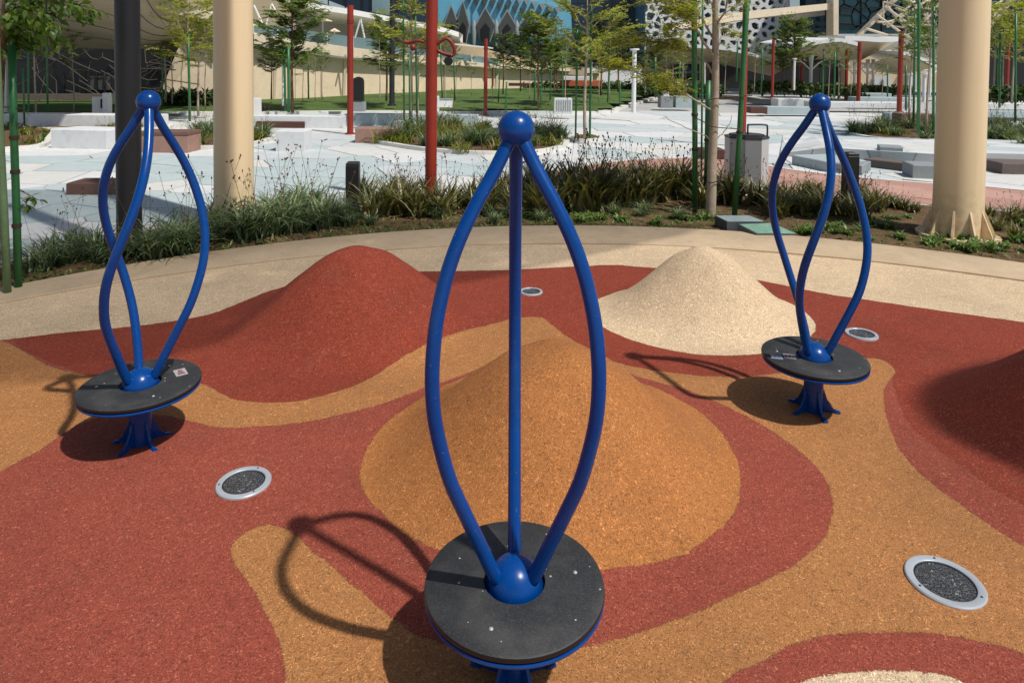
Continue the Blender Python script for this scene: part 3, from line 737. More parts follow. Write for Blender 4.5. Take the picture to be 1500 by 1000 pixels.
mb = MB(); mb.tube(catmull([loc(640, 66), loc(652, 57), loc(661, 62), loc(666, 74), loc(664, 82)], 4, False), .022, 8)
mb.tube(catmull([loc(640, 74), loc(650, 79), loc(664, 82)], 3, False), .024, 8); mb.tube(catmull([loc(622, 62), loc(610, 60), loc(598, 63), loc(590, 61)], 3, False), .022, 8)
mb.tube([loc(604, 66), loc(606, 74)], .035, 10)
mb.build('bracket', M['dark_red'], t, 'all', True)
mb = MB(); c = loc(657, 90); mb.tube([c + Vector((0, -.05, 0)), c + Vector((0, .05, 0))], .052, 18); mb.build('lamp_head', M['black'], t, True, True)
red_post(513, 196, 8, 9, 'rust red post beside the pinkish block bench left of centre')
red_post(711, 169, 57, 5.5, 'short rust red post at the lawn edge above the middle spinner')
t_, g_, r_ = red_post(1088, 214, 6, 8.5, 'rust red post behind the grey litter bin')
red_post(1131, 150, 58, 4, 'thin rust red post on the far plaza right of the litter bin', Y=29)
red_post(1173, 136, 78, 4.5, 'thin rust red post under the left end of the white canopy', Y=38)
red_post(1239, 148, 72, 4.5, 'rust red post left of a thicker red post under the white canopy', Y=31)
red_post(1257, 152, 62, 5.5, 'rust red post at the joint of the two white canopies', Y=29)
red_post(1317, 164, 46, 7, 'tall rust red post at the right end of the canopy beside a grey block', Y=24)
red_post(1474, 150, 52, 5, 'rust red post against the dark opening right of the right column', Y=28)
red_post(722, 126, 98, 2.4, 'tiny rust red post against the sand wall far behind', Y=36, collar=False)
red_post(942, 138, 90, 2.6, 'small rust red post behind trees right of the white pole', Y=40, collar=False)

# bollards
for (px, py, wpx, h), lb in zip([(517, 312, 19, .60), (1244, 305, 17, .70), (1436, 270, 5, .48)],
        ['black square bollard in the grasses left of the large red post', 'black square bollard behind the right spinner', 'thin black bollard just right of the right cream column']):
    g = G(px, py); w_ = wpx * mpp(g.y); t = thing('bollard', lb, 'bollard', (g.x, g.y, -0.01), 'black bollards')
    mb = MB(); mb.bbox((0, 0, 0), (w_, w_, h * .94), 0.1, .004); mb.build('shaft', M['black'], t, local=True)
    mb = MB(); mb.bbox((0, 0, h * .945), (w_ * .98, w_ * .98, h * .055), 0.1, .012); mb.build('cap', M['charcoal'], t, local=True)

# litter bin
g = G(1092, 278); t = thing('litter_bin', 'grey octagonal litter bin with a loop handle on the lid', 'litter bin', (g.x, g.y, -0.01))
s_ = mpp(g.y); R_ = 31 * s_; hgt = 78 * s_
for k in range(8):
    a0, a1 = rad(22.5 + 45 * k), rad(67.5 + 45 * k)
    p = [(R_ * math.cos(a0), R_ * math.sin(a0)), (R_ * math.cos(a1), R_ * math.sin(a1)), (.9 * R_ * math.cos(a1), .9 * R_ * math.sin(a1)), (.9 * R_ * math.cos(a0), .9 * R_ * math.sin(a0))]
    p = inset(p, 0.002); mb = MB(); mb.prism(p, 0.03, hgt); mb.build('panel', M['bin_dark' if k == 5 else 'bin_grey'], t, local=True)
oct_ = [(R_ * math.cos(rad(22.5 + 45 * k)), R_ * math.sin(rad(22.5 + 45 * k))) for k in range(8)]
mb = MB(); mb.prism([(x * .88, y * .88) for x, y in oct_], 0, hgt * .99); mb.build('liner', M['black'], t, local=True)
mb = MB(); mb.prism([(x * 1.02, y * 1.02) for x, y in oct_], hgt + .002, hgt + .03); mb.prism([(x * .8, y * .8) for x, y in oct_], hgt + .03, hgt + .055); lid = mb.build('lid', M['bin_lid'], t, local=True)
mb = MB(); mb.tube(catmull([(-.02, -.1, hgt + .05), (-.02, -.1, hgt + .17), (0, -.1, hgt + .19), (.22, -.1, hgt + .19), (.25, -.1, hgt + .15), (.25, -.1, hgt + .03)], 4, False), .013, 8); mb.build('handle', M['bin_lid'], lid, 'all', True)

# info plinths
def plinth(pts, z, mat, label):
    P_ = [G(x, y, z_) for (x, y), z_ in zip(pts, z)]; c = sum(P_, Vector()) / 4
    t = thing('info_plinth', label, 'plinth', (c.x, c.y, 0), 'low sloping plinths at the kerb')
    mb = MB(); vs = [tuple(p) for p in P_] + [(p.x, p.y, -0.02) for p in P_]
    mb.add(vs, [(0, 1, 2, 3), (7, 6, 5, 4)] + [(i, 4 + i, 4 + (i + 1) % 4, (i + 1) % 4) for i in range(4)]); mb.build('base', M['plinth'], t)
    mb = MB(); q = [c + (p - c) * .95 + Vector((0, 0, 0.0045)) for p in P_]; r_ = [p - Vector((0, 0, .003)) for p in q]
    mb.add([tuple(p) for p in q + r_], [(0, 1, 2, 3)] + [(i, 4 + i, 4 + (i + 1) % 4, (i + 1) % 4) for i in range(4)]); mb.build('top_plate', mat, t)
plinth([(1065, 325), (1047, 316), (1098, 316), (1121, 325)], [.10, .10, .10, .10], M['plinth_glass'], 'dark plinth with a grey top plate beside the staked tree')
plinth([(1108, 342.5), (1081, 328.5), (1131, 327), (1169, 343)], [.035, .085, .085, .035], M['green_glass'], 'dark wedge plinth with a green glass top at the kerb')

# ------------------------------------------------------------------ foliage helpers
def leaf_quads(mb, c, d, up, L, W_):
    c = Vector(c); d = Vector(d).normalized(); s_ = d.cross(up)
    if s_.length < 1e-4: s_ = Vector((1, 0, 0))
    s_.normalize(); nrm = s_.cross(d)
    a = c; b = c + d * L; m_ = c + d * L * .45
    o = len(mb.v); mb.v += [tuple(a), tuple(m_ + s_ * W_ + nrm * W_ * .2), tuple(b - nrm * L * .12), tuple(m_ - s_ * W_ + nrm * W_ * .2)]
    mb.f += [(o, o + 1, o + 2, o + 3)]; mb.mi.append(mb.cur)
def broad_leaf(mb, c, d, up, L, W_):
    c = Vector(c); d = Vector(d).normalized(); s_ = d.cross(up)
    if s_.length < 1e-4: s_ = Vector((1, 0, 0))
    s_.normalize(); n_ = s_.cross(d); o = len(mb.v)
    pr = [(0.0, 0.0), (.2, .7), (.45, 1.0), (.75, .62), (1.0, 0.0)]
    for t, w_ in pr: mb.v.append(tuple(c + d * L * t - n_ * L * .25 * t * t))
    for sg in (1, -1):
        for t, w_ in pr[1:4]: mb.v.append(tuple(c + d * L * t + s_ * sg * W_ * w_ + n_ * W_ * .25 * w_ - n_ * L * .25 * t * t))
    for a in ((0, 5, 1), (1, 5, 6, 2), (2, 6, 7, 3), (3, 7, 4)): mb.f.append(tuple(o + i for i in a)); mb.mi.append(mb.cur)
    for a in ((0, 1, 8), (1, 2, 9, 8), (2, 3, 10, 9), (3, 4, 10)): mb.f.append(tuple(o + i for i in a)); mb.mi.append(mb.cur)
def rv(r, s_=1.0): return Vector((r.gauss(0, 1), r.gauss(0, 1), r.gauss(0, 1))) * s_
def branch_path(p, d, L, r, n=5, wig=.18, rise=.1):
    out = [Vector(p)]; d = Vector(d).normalized()
    for i in range(n):
        d = (d + rv(r, wig) + Vector((0, 0, rise))).normalized(); out.append(out[-1] + d * (L / n))
    return out
def frond(lf, p, d, L, r, lsize, pairs):         # feathery spray: leaflets in pairs along a thin rachis
    d = Vector(d).normalized(); up = (Vector((0, 0, 1)) + rv(r, .25)).normalized(); s_ = d.cross(up).normalized()
    for k in range(pairs):
        t = (k + 1) / pairs; q = p + d * L * t - Vector((0, 0, L * .25 * t * t))
        for sg in (1, -1):
            leaf_quads(lf, q, s_ * sg + d * .6 + rv(r, .15), up + rv(r, .2), lsize * (1.15 - .5 * abs(t - .4)), lsize * .22)
    leaf_quads(lf, p + d * L, d, up, lsize, lsize * .22)
def feather_tree(tr, lf, h, h0, spread, nb, r, fsize=.25, lsize=.05, pairs=6, trunk_r=.035, sub=4, lean=0.0):
    lsize *= 1.25; pairs += 1; sub += 1; spread *= 1.12
    tp = [Vector((lean * t * t * h + .02 * math.sin(7 * t), .015 * math.cos(5 * t), h * t)) for t in [i / 8 for i in range(9)]]
    tr.tube(tp, [trunk_r * (1 - .75 * i / 8) for i in range(9)], 8)
    for i in range(nb):
        t = h0 + (1 - h0) * (i + r.random()) / nb; k = min(int(t * 8), 7); p = tp[k].lerp(tp[k + 1], t * 8 - k)
        a = i * 2.4 + r.uniform(-.4, .4); e = r.uniform(.25, .8)
        L = spread * (1.0 - .55 * (t - h0) / (1 - h0)) * r.uniform(.65, 1.15)
        path = branch_path(p, (math.cos(a), math.sin(a), e), L, r, 4, .15, .02)
        tr.tube(path, [trunk_r * .34 * (1 - .8 * q / 4) + .002 for q in range(5)], 5)
        for q in range(sub):
            j = r.randint(1, 4); pp = path[j].lerp(path[j - 1], r.random() * .8); dd = (path[j] - path[j - 1]).normalized()
            side = Vector((-dd.y, dd.x, 0)) * r.choice((-1, 1)) * r.uniform(.3, 1.2)
            frond(lf, pp, dd + side + Vector((0, 0, r.uniform(-.25, .25))), fsize * r.uniform(.6, 1.2), r, lsize, pairs)
        frond(lf, path[-1], path[-1] - path[-2], fsize, r, lsize, pairs)
def tree_thing(name, label, loc, builder, bark, leaf, group=None):
    t = thing(name, label, 'tree', loc, group); tr, lf = MB(), MB(); builder(tr, lf)
    tr.build('trunk', bark, t, 'all', True); lf.build('crown', leaf, t, False, True, kind='stuff'); return t

# stakes
def stake(b, top, r_, label, mat='stake', group='green tree stakes', ties=()):
    t = thing('tree_stake', label, 'tree stake', b, group); b = Vector(b); top = Vector(top)
    mb = MB(); d = top - b; mb.tube([(0, 0, 0), d * .33 + Vector((.002, 0, 0)), d * .66 - Vector((.002, 0, 0)), d], r_, 12); mb.build('pole', M[mat], t, 'all', True)
    for h in ties:
        p = d * h; mb = MB(); mb.tube([p - d.normalized() * .014, p + d.normalized() * .014], r_ * 1.22, 12); mb.build('tie', M['tie'], t, True, True)
    return t

# near tree at the staked place right of centre
r = random.Random(21); B = G(1041, 318); Yt = B.y
def nt_build(tr, lf):
    o = Vector((B.x, B.y, 0)); W = lambda px, py, dy=0.0: D(px, py, Yt + dy) - o
    tr.tube(catmull([W(1040, 320), W(1042, 285), W(1043, 240), W(1046, 180), W(1048, 120), W(1048, 60), W(1048, 0), W(1050, -80), W(1052, -160)], 3, False),
            [.062 - .0016 * i for i in range(25)], 12)
    mains = [([(1046, 165), (1020, 148), (985, 128), (935, 108), (905, 96)], -.2, .013), ([(1046, 110), (1030, 88), (1005, 72), (965, 62), (925, 58)], .2, .015),
             ([(1047, 85), (1030, 60), (1018, 40), (1004, 22), (975, 4), (930, -14)], -.35, .017), ([(1047, 60), (1030, 30), (1012, 5), (990, -30)], .4, .015),
             ([(1048, 40), (1060, 20), (1066, 0), (1078, -40)], -.3, .013), ([(1049, 75), (1056, 58), (1064, 48), (1069, 35)], .2, .009),
             ([(1048, 20), (1035, -8), (1020, -40), (985, -70)], 0, .015), ([(1048, 10), (1080, -30), (1120, -60)], .4, .013),
             ([(1044, 205), (1030, 198), (1004, 186), (978, 175), (972, 172)], -.15, .008), ([(1045, 208), (1058, 196), (1068, 182), (1072, 168)], -.1, .007)]
    for pts, dy, rr_ in mains:
        m_ = len(pts); path = catmull([W(x, y, dy * i / (m_ - 1)) for i, (x, y) in enumerate(pts)], 4, False)
        path = [p + rv(r, .006) for p in path]
        tr.tube(path, [rr_ * (1 - .75 * i / len(path)) for i in range(len(path))], 7)
        if pts[0][1] > 190: continue
        # twigs
        for k in range(44 if m_ > 3 and pts[-1][0] < 1000 else 6):
            i = r.randint(len(path) // 3, len(path) - 1); dd = (path[i] - path[i - 1]).normalized()
            side = dd.cross(Vector((0, 0, 1))).normalized() * r.choice((-1, 1))
            tw = branch_path(path[i], dd * .8 + side * r.uniform(.3, 1.1) + Vector((0, 0, r.uniform(-.3, .5))), r.uniform(.12, .42), r, 4, .12, .02)
            tr.tube(tw, [.004, .0035, .003, .002, .0015], 4)
            for q in tw[1:]:
                dd2 = rv(r, .5) + dd; dd2.z *= .3
                frond(lf, q, dd2, r.uniform(.12, .24), r, .040, 8)
tree_thing('young_tree', 'pale barked young tree held by green stakes right of the middle spinner', (B.x, B.y, 0), nt_build, M['bark_pale'], M['leaf_olive'])
stake(G(1018, 312), D(1017, -60, Yt - .1), .032, 'thick green stake left of the pale barked tree trunk', ties=(.26, .4))
b = G(1034, 292); stake(b, D(1038, 118, b.y), .034, 'shorter green stake directly behind the pale barked trunk', ties=(.5,))
stake(G(1076, 316), D(1098, -60, Yt), .031, 'green stake leaning right beside the pale barked tree', ties=(.33,))
b = G(1027, 284); stake(b, D(1030, -40, b.y + .1), .014, 'thin green stake behind the pale barked tree', ties=())
# rope ties between stakes and trunk
for pts, lb in (([D(1017, 146, Yt), D(1032, 147, Yt - .07), D(1060, 143, Yt - .08), D(1086, 141, Yt), D(1102, 140, Yt)], 'upper thin brown rope between the green stakes of the pale barked tree'),
                ([D(1017, 172, Yt), D(1030, 178, Yt - .07), D(1046, 186, Yt - .08), D(1085, 189, Yt)], 'middle thin brown rope tying the pale barked trunk to its stakes'),
                ([D(1036, 266, Yt), D(1045, 268, Yt - .08), D(1066, 256, Yt - .02)], 'short lowest rope round the foot of the pale barked trunk')):
    mb = MB(); mb.tube(catmull(pts, 3, False), .006, 5)
    single(mb, 'rope', M['tie'], lb, 'rope', 'ropes of the staked tree', smooth='all', loc=tuple(pts[0]))

# near left tree with broad leaves
r = random.Random(5); BL = G(-6, 415)
def lt_build(tr, lf):
    o = Vector((BL.x, BL.y, 0)); Y0 = BL.y; W = lambda px, py, dy=0.0: D(px, py, Y0 + dy) - o
    tr.tube(catmull([W(-8, 416), W(-6, 300), W(-2, 180), W(4, 60), W(8, 0), W(12, -90)], 4, False), [.036 - .001 * i for i in range(21)], 10)
    mains = [[(4, 60), (25, 40), (52, 28), (85, 18), (120, 8)], [(8, 0), (30, -5), (70, 0), (105, 12), (132, 22)], [(2, 100), (10, 75), (30, 62), (50, 55)],
             [(6, 30), (30, 10), (60, -10), (90, -30)], [(8, 20), (40, 30), (65, 50), (84, 62)], [(0, 80), (-20, 60), (-50, 50)], [(8, 0), (-10, -30), (-40, -50)], [(6, 40), (30, 55), (42, 68)],
             [(7, 10), (25, 25), (45, 18), (75, 40)], [(10, -40), (50, -60), (100, -50), (140, -30)]]
    for pts in mains:
        dy = r.uniform(-.5, .3); m_ = len(pts); path = catmull([W(x, y, dy * i / (m_ - 1)) for i, (x, y) in enumerate(pts)], 4, False)
        tr.tube(path, [.010 * (1 - .8 * i / len(path)) + .001 for i in range(len(path))], 6)
        for i in range(2, len(path)):
            for k in range(9):
                dd = (path[i] - path[i - 1]).normalized() + rv(r, .7); dd.z -= .45
                q = path[i] + rv(r, .035)
                broad_leaf(lf, q, dd, (Vector((0, 0, 1)) + rv(r, .4)).normalized(), r.uniform(.05, .085), r.uniform(.015, .024))
    for c_, n_ in (((46, 290), 9), ((40, 300), 7), ((56, 293), 5), ((62, 195), 6)):   # low shoots
        q0 = W(24, c_[1] - 15); q1 = W(*c_, -.05); tr.tube([q0, (q0 + q1) / 2 + Vector((0, 0, .01)), q1], .0035, 4)
        for k in range(n_):
            dd = rv(r, .8); dd.z = -abs(dd.z) * .8 + .1; broad_leaf(lf, q1 + rv(r, .008), dd, Vector((0, 0, 1)), r.uniform(.05, .08), r.uniform(.014, .02))
tree_thing('young_tree', 'broad leaved young tree at the left edge of the picture', (BL.x, BL.y, 0), lt_build, M['bark_brown'], M['leaf_broad'])
stake(G(27, 424), D(17, 66, 5.1), .0265, 'green stake with cord ties behind the left edge kerb', ties=(.26, .48, .62))
stake(G(11, 432), D(-6, 60, 4.95), .026, 'faded green stake at the very left edge of the picture', 'stake_pale')
mb = MB(); mb.tube(catmull([D(-20, 156, 5.05), D(10, 157, 5.05), D(36, 160, 5.1)], 4, False), .005, 5)
single(mb, 'rope', M['tie'], 'brown cord wrapped round the green stake at the left edge', 'cord', loc=tuple(D(20, 160, 5.1)))

# ------------------------------------------------------------------ plants of the bed: grasses and flowering clumps
def tuft(r, nb, L, spread, wdt, stalks, sh, mats=('grass_dark',), droop=1.0):
    b, s_, hd = MB(), MB(), MB()
    for k in range(nb):
        a = r.uniform(0, 2 * math.pi); e = r.uniform(.15, 1.0); l = L * r.uniform(.55, 1.15)
        p = Vector((r.gauss(0, spread), r.gauss(0, spread), 0)); d = Vector((math.cos(a) * e, math.sin(a) * e, 1.1)).normalized()
        w_ = wdt * r.uniform(.7, 1.2); sd = Vector((-math.sin(a), math.cos(a), 0)) * w_; o = len(b.v); n_ = 4; q = p.copy()
        for i in range(n_ + 1):
            ww = (1 - (i / n_) ** 1.6) + .03; b.v += [tuple(q - sd * ww), tuple(q + sd * ww)]
            q = q + d * (l / n_); d = (d + Vector((math.cos(a) * .28, math.sin(a) * .28, -.22 - .1 * i)) * droop).normalized()
            if q.z < .005: q.z = .005
        b.f += [(o + 2 * i, o + 2 * i + 1, o + 2 * i + 3, o + 2 * i + 2) for i in range(n_)]; b.mi += [0] * n_
    for k in range(stalks):
        a = r.uniform(0, 2 * math.pi); path = branch_path((r.gauss(0, spread), r.gauss(0, spread), .02), (math.cos(a) * .3, math.sin(a) * .3, 1), sh * r.uniform(.7, 1.15), r, 4, .07, .0)
        s_.tube(path, [.0034, .003, .0027, .002, .0016], 3)
        for j in range(r.randint(2, 5)):
            i = r.randint(2, 4); q = path[i].lerp(path[i - 1], r.random() * .6 if i < 4 else 0); dd = rv(r, .4) + Vector((0, 0, .8)); q2 = q + dd.normalized() * r.uniform(.02, .06)
            s_.tube([q, q2], .0012, 3); hd.tube([q2, q2 + dd.normalized() * .009, q2 + dd.normalized() * .02], [.003, .0085, .0015], 5)
        hd.tube([path[-1], path[-1] + Vector((0, 0, .012)), path[-1] + Vector((0, 0, .028))], [.003, .009, .0015], 5)
    return b, s_, hd
def make_tuft(name, label, cat, group, leafmat, **k):
    t = thing(name, label, cat, (0, 0, 0), group); b, s_, hd = tuft(**k)
    b.build('blades', M[leafmat], t, False, True, kind='stuff')
    if s_.v: s_.build('stalks', M['stalk'], t, False, True, kind='stuff'); hd.build('seed_heads', M['seed'], t, False, True, kind='stuff')
    return t
protos = {}
GL = 'dark green arching grass clump with thin seed stalks behind the kerb on the left side'
CL = 'olive bronze strappy clump with dark flower heads in the bed behind the middle spinner'
RL = 'low green rosette in the bare soil of the bed on the right side'
for i in range(4):
    protos['g%d' % i] = make_tuft('grass_clump', GL, 'plant', 'dark grass clumps behind the kerb at left', 'grass_dark', r=random.Random(30 + i), nb=125, L=.54, spread=.06, wdt=.0092, stalks=2, sh=.72)
    protos['c%d' % i] = make_tuft('flowering_clump', CL, 'plant', 'bronze flowering clumps in the middle of the bed', 'grass_olive', r=random.Random(50 + i), nb=72, L=.52, spread=.06, wdt=.020, stalks=4, sh=.60, droop=.55)
    protos['r%d' % i] = make_tuft('small_rosette', RL, 'plant', 'small rosettes on the bare soil', 'cover_green', r=random.Random(70 + i), nb=34, L=.14, spread=.03, wdt=.012, stalks=0, sh=.2, droop=1.2)
    protos['y%d' % i] = make_tuft('leafy_clump', 'yellow green leafy clump', 'plant', 'leafy clumps', 'shrub_yellow', r=random.Random(90 + i), nb=70, L=.30, spread=.09, wdt=.011, stalks=2, sh=.4, droop=.7)
used = set()
LM = [(190, 'the thick charcoal post'), (343, 'the left cream column'), (450, 'the gap between the left cream column and the black bollard'), (517, 'the left black bollard'), (631, 'the large rust red post'), (752, 'the middle spinner'),
      (860, 'the tall thin tree'), (945, 'the pink path end'), (1041, 'the pale barked staked tree'), (1092, 'the litter bin'), (1170, 'the right spinner'), (1244, 'the black bollard behind the right spinner'), (1310, 'the gap before the right cream column'), (1402, 'the right cream column'), (1480, 'the right edge of the picture')]
def near(x, y):
    px = 750 + 989 * x / max(y, 1); l = min(LM, key=lambda q: abs(q[0] - px)); return l[1] if px > 95 else 'the stake at the left edge'
def plant(key, x, y, sc, label=None, group=None, z=0.0):
    base = label or {'g': 'dark green arching grass clump with thin seed stalks', 'c': 'olive bronze strappy clump with dark flower heads', 'r': 'low green rosette in bare soil'}.get(key[0], '')
    o = plant_(key, x, y, sc, label, group, z)
    if base and len(base.split()) < 12:
        pn = near(x, y); extra = ' by ' + pn
        if len((base + extra).split()) <= 16 and 'planter' not in base and 'right cream' not in base: o['label'] = base + extra
    return o
def plant_(key, x, y, sc, label=None, group=None, z=0.0):
    p = protos[key]
    if key not in used:
        used.add(key); p.location = (x, y, z); p.rotation_euler = (0, 0, random.uniform(0, 6)); p.scale = (sc, sc, sc)
        if label: p['label'] = label
        if group: p['group'] = group
        return p
    return dup(p, (x, y, z), random.uniform(0, 6), sc, label, group)
rp = random.Random(77)
# left: hedge of dark grasses, from the left edge to the large red post
lay = [(-30, 398), (35, 402), (62, 394), (95, 386), (120, 398), (140, 378), (165, 385), (150, 365), (200, 372), (222, 378), (232, 358), (255, 366), (275, 352), (290, 362), (268, 372), (310, 350),
       (335, 352), (322, 338), (352, 340), (368, 350), (385, 336), (402, 344), (398, 326), (420, 334), (437, 340), (432, 322), (452, 328), (470, 334), (462, 317), (360, 330), (480, 325), (498, 322), (75, 378), (110, 372), (415, 318), (445, 312)]
lay = [q for i, q in enumerate(lay) if not (q[0] < 340 and i % 3 == 1)]
for i, (px, py) in enumerate(lay):
    g = G(px, py); sc = rp.uniform(.75, 1.2) * (.95 if px < 330 else 1.0)
    if px < 210: sc *= .8
    plant('g%d' % (i % 4), g.x, g.y, sc)
lay = []
for k in range(66):
    px = rp.uniform(530, 1230) if k < 54 else rp.uniform(1100, 1300); py = 306 + rp.uniform(-16, 14) - 6 * math.sin(max(0, min(1, (px - 520) / 700)) * 3.14)
    if px > 1130: py += 2
    if 1000 < px < 1090 and py > 305: continue
    if abs(px - 517) < 14 or (1040 < px < 1125 and py > 300) : continue
    lay.append((px, py))
lay += [(rp.uniform(775, 1005), rp.uniform(288, 304)) for k in range(16)]
for i, (px, py) in enumerate(lay):
    g = G(px, py); sc = rp.uniform(.7, 1.12)
    if px > 1110: sc *= .72
    if px < 600: sc *= .85
    if 770 < px < 1010: sc *= 1.18
    plant('c%d' % (i % 4), g.x, g.y, sc)
# front fringe of green clumps in the middle
for k in range(16):
    px = rp.uniform(495, 1010); py = rp.uniform(312, 327) + (4 if px < 560 else 0); g = G(px, py)
    plant('g%d' % (k % 4), g.x, g.y, rp.uniform(.32, .55), 'short green grass clump at the kerb side of the bed in the middle', 'short grass clumps along the kerb')
for k in range(70):
    px = rp.uniform(1130, 1520) if k < 55 else rp.uniform(760, 1060)
    lo = 303 + max(0, px - 1250) * .05; hi = 345 + max(0, px - 1180) * .095; py = rp.uniform(lo + 12, hi) if px > 1100 else rp.uniform(318, 330)
    if 1080 < px < 1180 and py > 318: continue
    if abs(px - 1402) < 52 and py < 348: continue
    g = G(px, py); plant('r%d' % (k % 4), g.x, g.y, rp.uniform(.6, 1.3))
for i, (px, py, sc) in enumerate([(1277, 300, .5), (1305, 303, .45), (1322, 306, .45), (1340, 310, .35), (1450, 318, .4), (1480, 326, .5), (1495, 320, .45), (1462, 338, .4), (1488, 350, .45), (1445, 330, .35)]):
    g = G(px, py); plant('c%d' % (i % 4), g.x, g.y, sc, 'short sparse clump on the soil near the right cream column', 'sparse clumps round the right column')
# ground cover and litter as one mass
mb = MB(); rg = random.Random(8)
for k in range(5200):
    px = rg.uniform(-20, 1520); t = rg.random() ** 1.5
    base = 427 - .19 * px if px < 100 else None
    a = math.atan2(0, 1)
    q = G(px, 300); ang = math.atan2(q.y - OC[1], q.x - OC[0]) if False else None
    gx_ = rg.uniform(-5.3, 6.5); dx = gx_ - OC[0]
    if abs(dx) > OR_: continue
    y0 = OC[1] + math.sqrt(OR_ ** 2 - dx ** 2); yy = y0 + .03 + t * 1.25
    if rg.random() < (.0 if gx_ < 2 else .55): continue
    dd = rv(rg, 1); dd.z = abs(dd.z) * .5 + .15
    leaf_quads(mb, (gx_, yy, 0.0), dd, Vector((0, 0, 1)), rg.uniform(.03, .075), rg.uniform(.006, .013))
tag(mb.build('ground_cover', M['cover_green']), kind='stuff')

# ------------------------------------------------------------------ plaza furniture
def block(px0, px1, ytop, ybase, dep, mat, name, label, cat, group=None, rz=0.0, Y=None, extra=None):
    """a block whose front face spans px0..px1, from ytop to ybase in the picture"""
    c = (px0 + px1) / 2; g = G(c, ybase) if Y is None else D(c, ybase, Y); k = mpp(g.y)
    wd = (px1 - px0) * k / math.cos(rz); h = (ybase - ytop) * k
    t = thing(name, label, cat, (g.x, g.y + dep / 2, g.z), group)
    mb = MB(); mb.bbox((0, 0, -0.01), (wd, dep, h * (.82 if extra else 1) + .01), rz, min(.012, h * .2)); mb.build('body', M[mat], t, local=True)
    if extra: mb = MB(); mb.bbox((0, 0, h * .83), (wd * 1.01, dep * 1.02, h * .17), rz, .01); mb.build('seat', M[extra], t, local=True)
    return t
def one_block(*a, **k): return block(*a, **k)
block(74, 162, 190, 217, .7, 'white_stone', 'stone_bench', 'long white stone block at the left beside the planter', 'bench', 'stone benches', rz=-.12)
block(200, 275, 193, 223, .55, 'timber_pink', 'block_bench', 'brown block bench right of the thick charcoal post', 'bench', 'timber benches', extra='timber')
block(404, 445, 192, 221, .55, 'white_stone', 'stone_cube', 'pale stone cube seat right of the left cream column', 'seat', 'stone cubes')
block(375, 446, 178, 187, .5, 'timber_dark', 'slab_bench', 'dark timber slab bench behind the pale stone cube', 'bench', 'timber benches')
block(520, 579, 188, 209, .45, 'timber_pink', 'block_bench', 'pinkish block bench right of a rust red post', 'bench', 'timber benches')
block(97, 180, 268, 284, .42, 'timber', 'slab_bench', 'low brown slab bench lying on blue paving behind the left spinner', 'bench', 'timber benches', rz=.06)
block(577, 586, 178, 207, .4, 'grey_stone', 'stone_end', 'narrow grey end stone at the right of the pinkish block', 'stone', None)
block(588, 603, 178, 190, .3, 'stake', 'utility_box', 'small green utility box behind the pinkish block bench', 'box', None)
block(0, 230, 168, 187, .6, 'white_stone', 'low_wall', 'low white wall in front of the dark lobby at left', 'wall', 'white plaza walls')
block(372, 500, 170, 187, .5, 'white_stone', 'low_wall', 'low white wall below the lawn behind the dark timber bench', 'wall', 'white plaza walls')
block(504, 700, 168, 184, .5, 'blue_stone', 'low_wall', 'pale grey low wall below the lawn left of centre', 'wall', 'white plaza walls')
block(371, 379, 144, 172, .25, 'white_paint', 'white_post', 'short white post right beside the left cream column', 'post', None, Y=22)
block(470, 478, 163, 172, .25, 'white_stone', 'stone_cube', 'tiny white cube on the low wall left of the thin red post', 'seat', 'stone cubes', Y=21)
t = block(135, 161, 142, 168, .12, 'white_paint', 'info_board', 'white information board with a dark mark at left', 'sign', None, Y=20.5)
g0 = D(150, 143, 20.4); mb = MB(); mb.slab([D(x, y, 20.43) for x, y in ((147, 146), (153, 144), (152.5, 150), (149, 149), (149, 152), (153, 152), (152, 160), (147, 158))], .02); mb.build('mark', M['black'], t)
mb = MB(); mb.bbox((D(157, 168, 20.45).x, 20.45, D(157, 168, 20.45).z), (.16, .2, .66), 0, .01); mb.build('side_post', M['white_paint'], t)
# dark rounded bin on the lawn
g = D(525, 163, 21.8); t = thing('park_bin', 'round topped dark litter bin on a grey base at the lawn edge', 'litter bin', tuple(g)); k = mpp(21.8)
mb = MB(); pr = [(-7.5 * k, 15 * k), (7.5 * k, 15 * k), (7.5 * k, 44 * k), (5.5 * k, 48.5 * k), (0, 50.5 * k), (-5.5 * k, 48.5 * k), (-7.5 * k, 44 * k)]
mb.slab([(x, -.12, z) for x, z in pr], .24); mb.build('body', M['black'], t, local=True)
mb = MB(); mb.box((0, 0, 0), (19 * k, .4, 13.5 * k)); mb.build('base', M['grey_stone'], t, local=True)
block(812, 838, 144, 167, .3, 'white_stone', 'utility_box', 'white ribbed utility box standing at the lawn edge', 'box', None, Y=22)
bx = bpy.data.objects['utility_box.001'] if 'utility_box.001' in bpy.data.objects else None
if bx:
    for i in range(7):
        q = D(815.5 + i * 3.3, 163, 21.98); mb = MB(); mb.box((q.x, 21.99, q.z), (.03, .012, .36)); mb.build('rib', M['grey_stone'], bx)
block(643, 662, 145, 157, .4, 'white_paint', 'service_box', 'white service box with a grey lid on the lawn right of the large red post', 'box', None, Y=23, extra='grey_stone')
block(634, 642, 141, 168, .3, 'white_paint', 'white_post', 'white post at the lawn edge just right of the large red post', 'post', None, Y=21.8)
block(1030, 1062, 219, 233, .4, 'timber_dark', 'slab_bench', 'dark low bench seen between the green stakes', 'bench', 'timber benches')
block(968, 986, 141, 158, .6, 'grey_stone', 'stone_cube', 'grey cube right of the slender white pole', 'seat', 'stone cubes', Y=27)
block(990, 1014, 141, 158, .6, 'blue_stone', 'stone_cube', 'pale grey cube left of the pale barked tree', 'seat', 'stone cubes', Y=27)
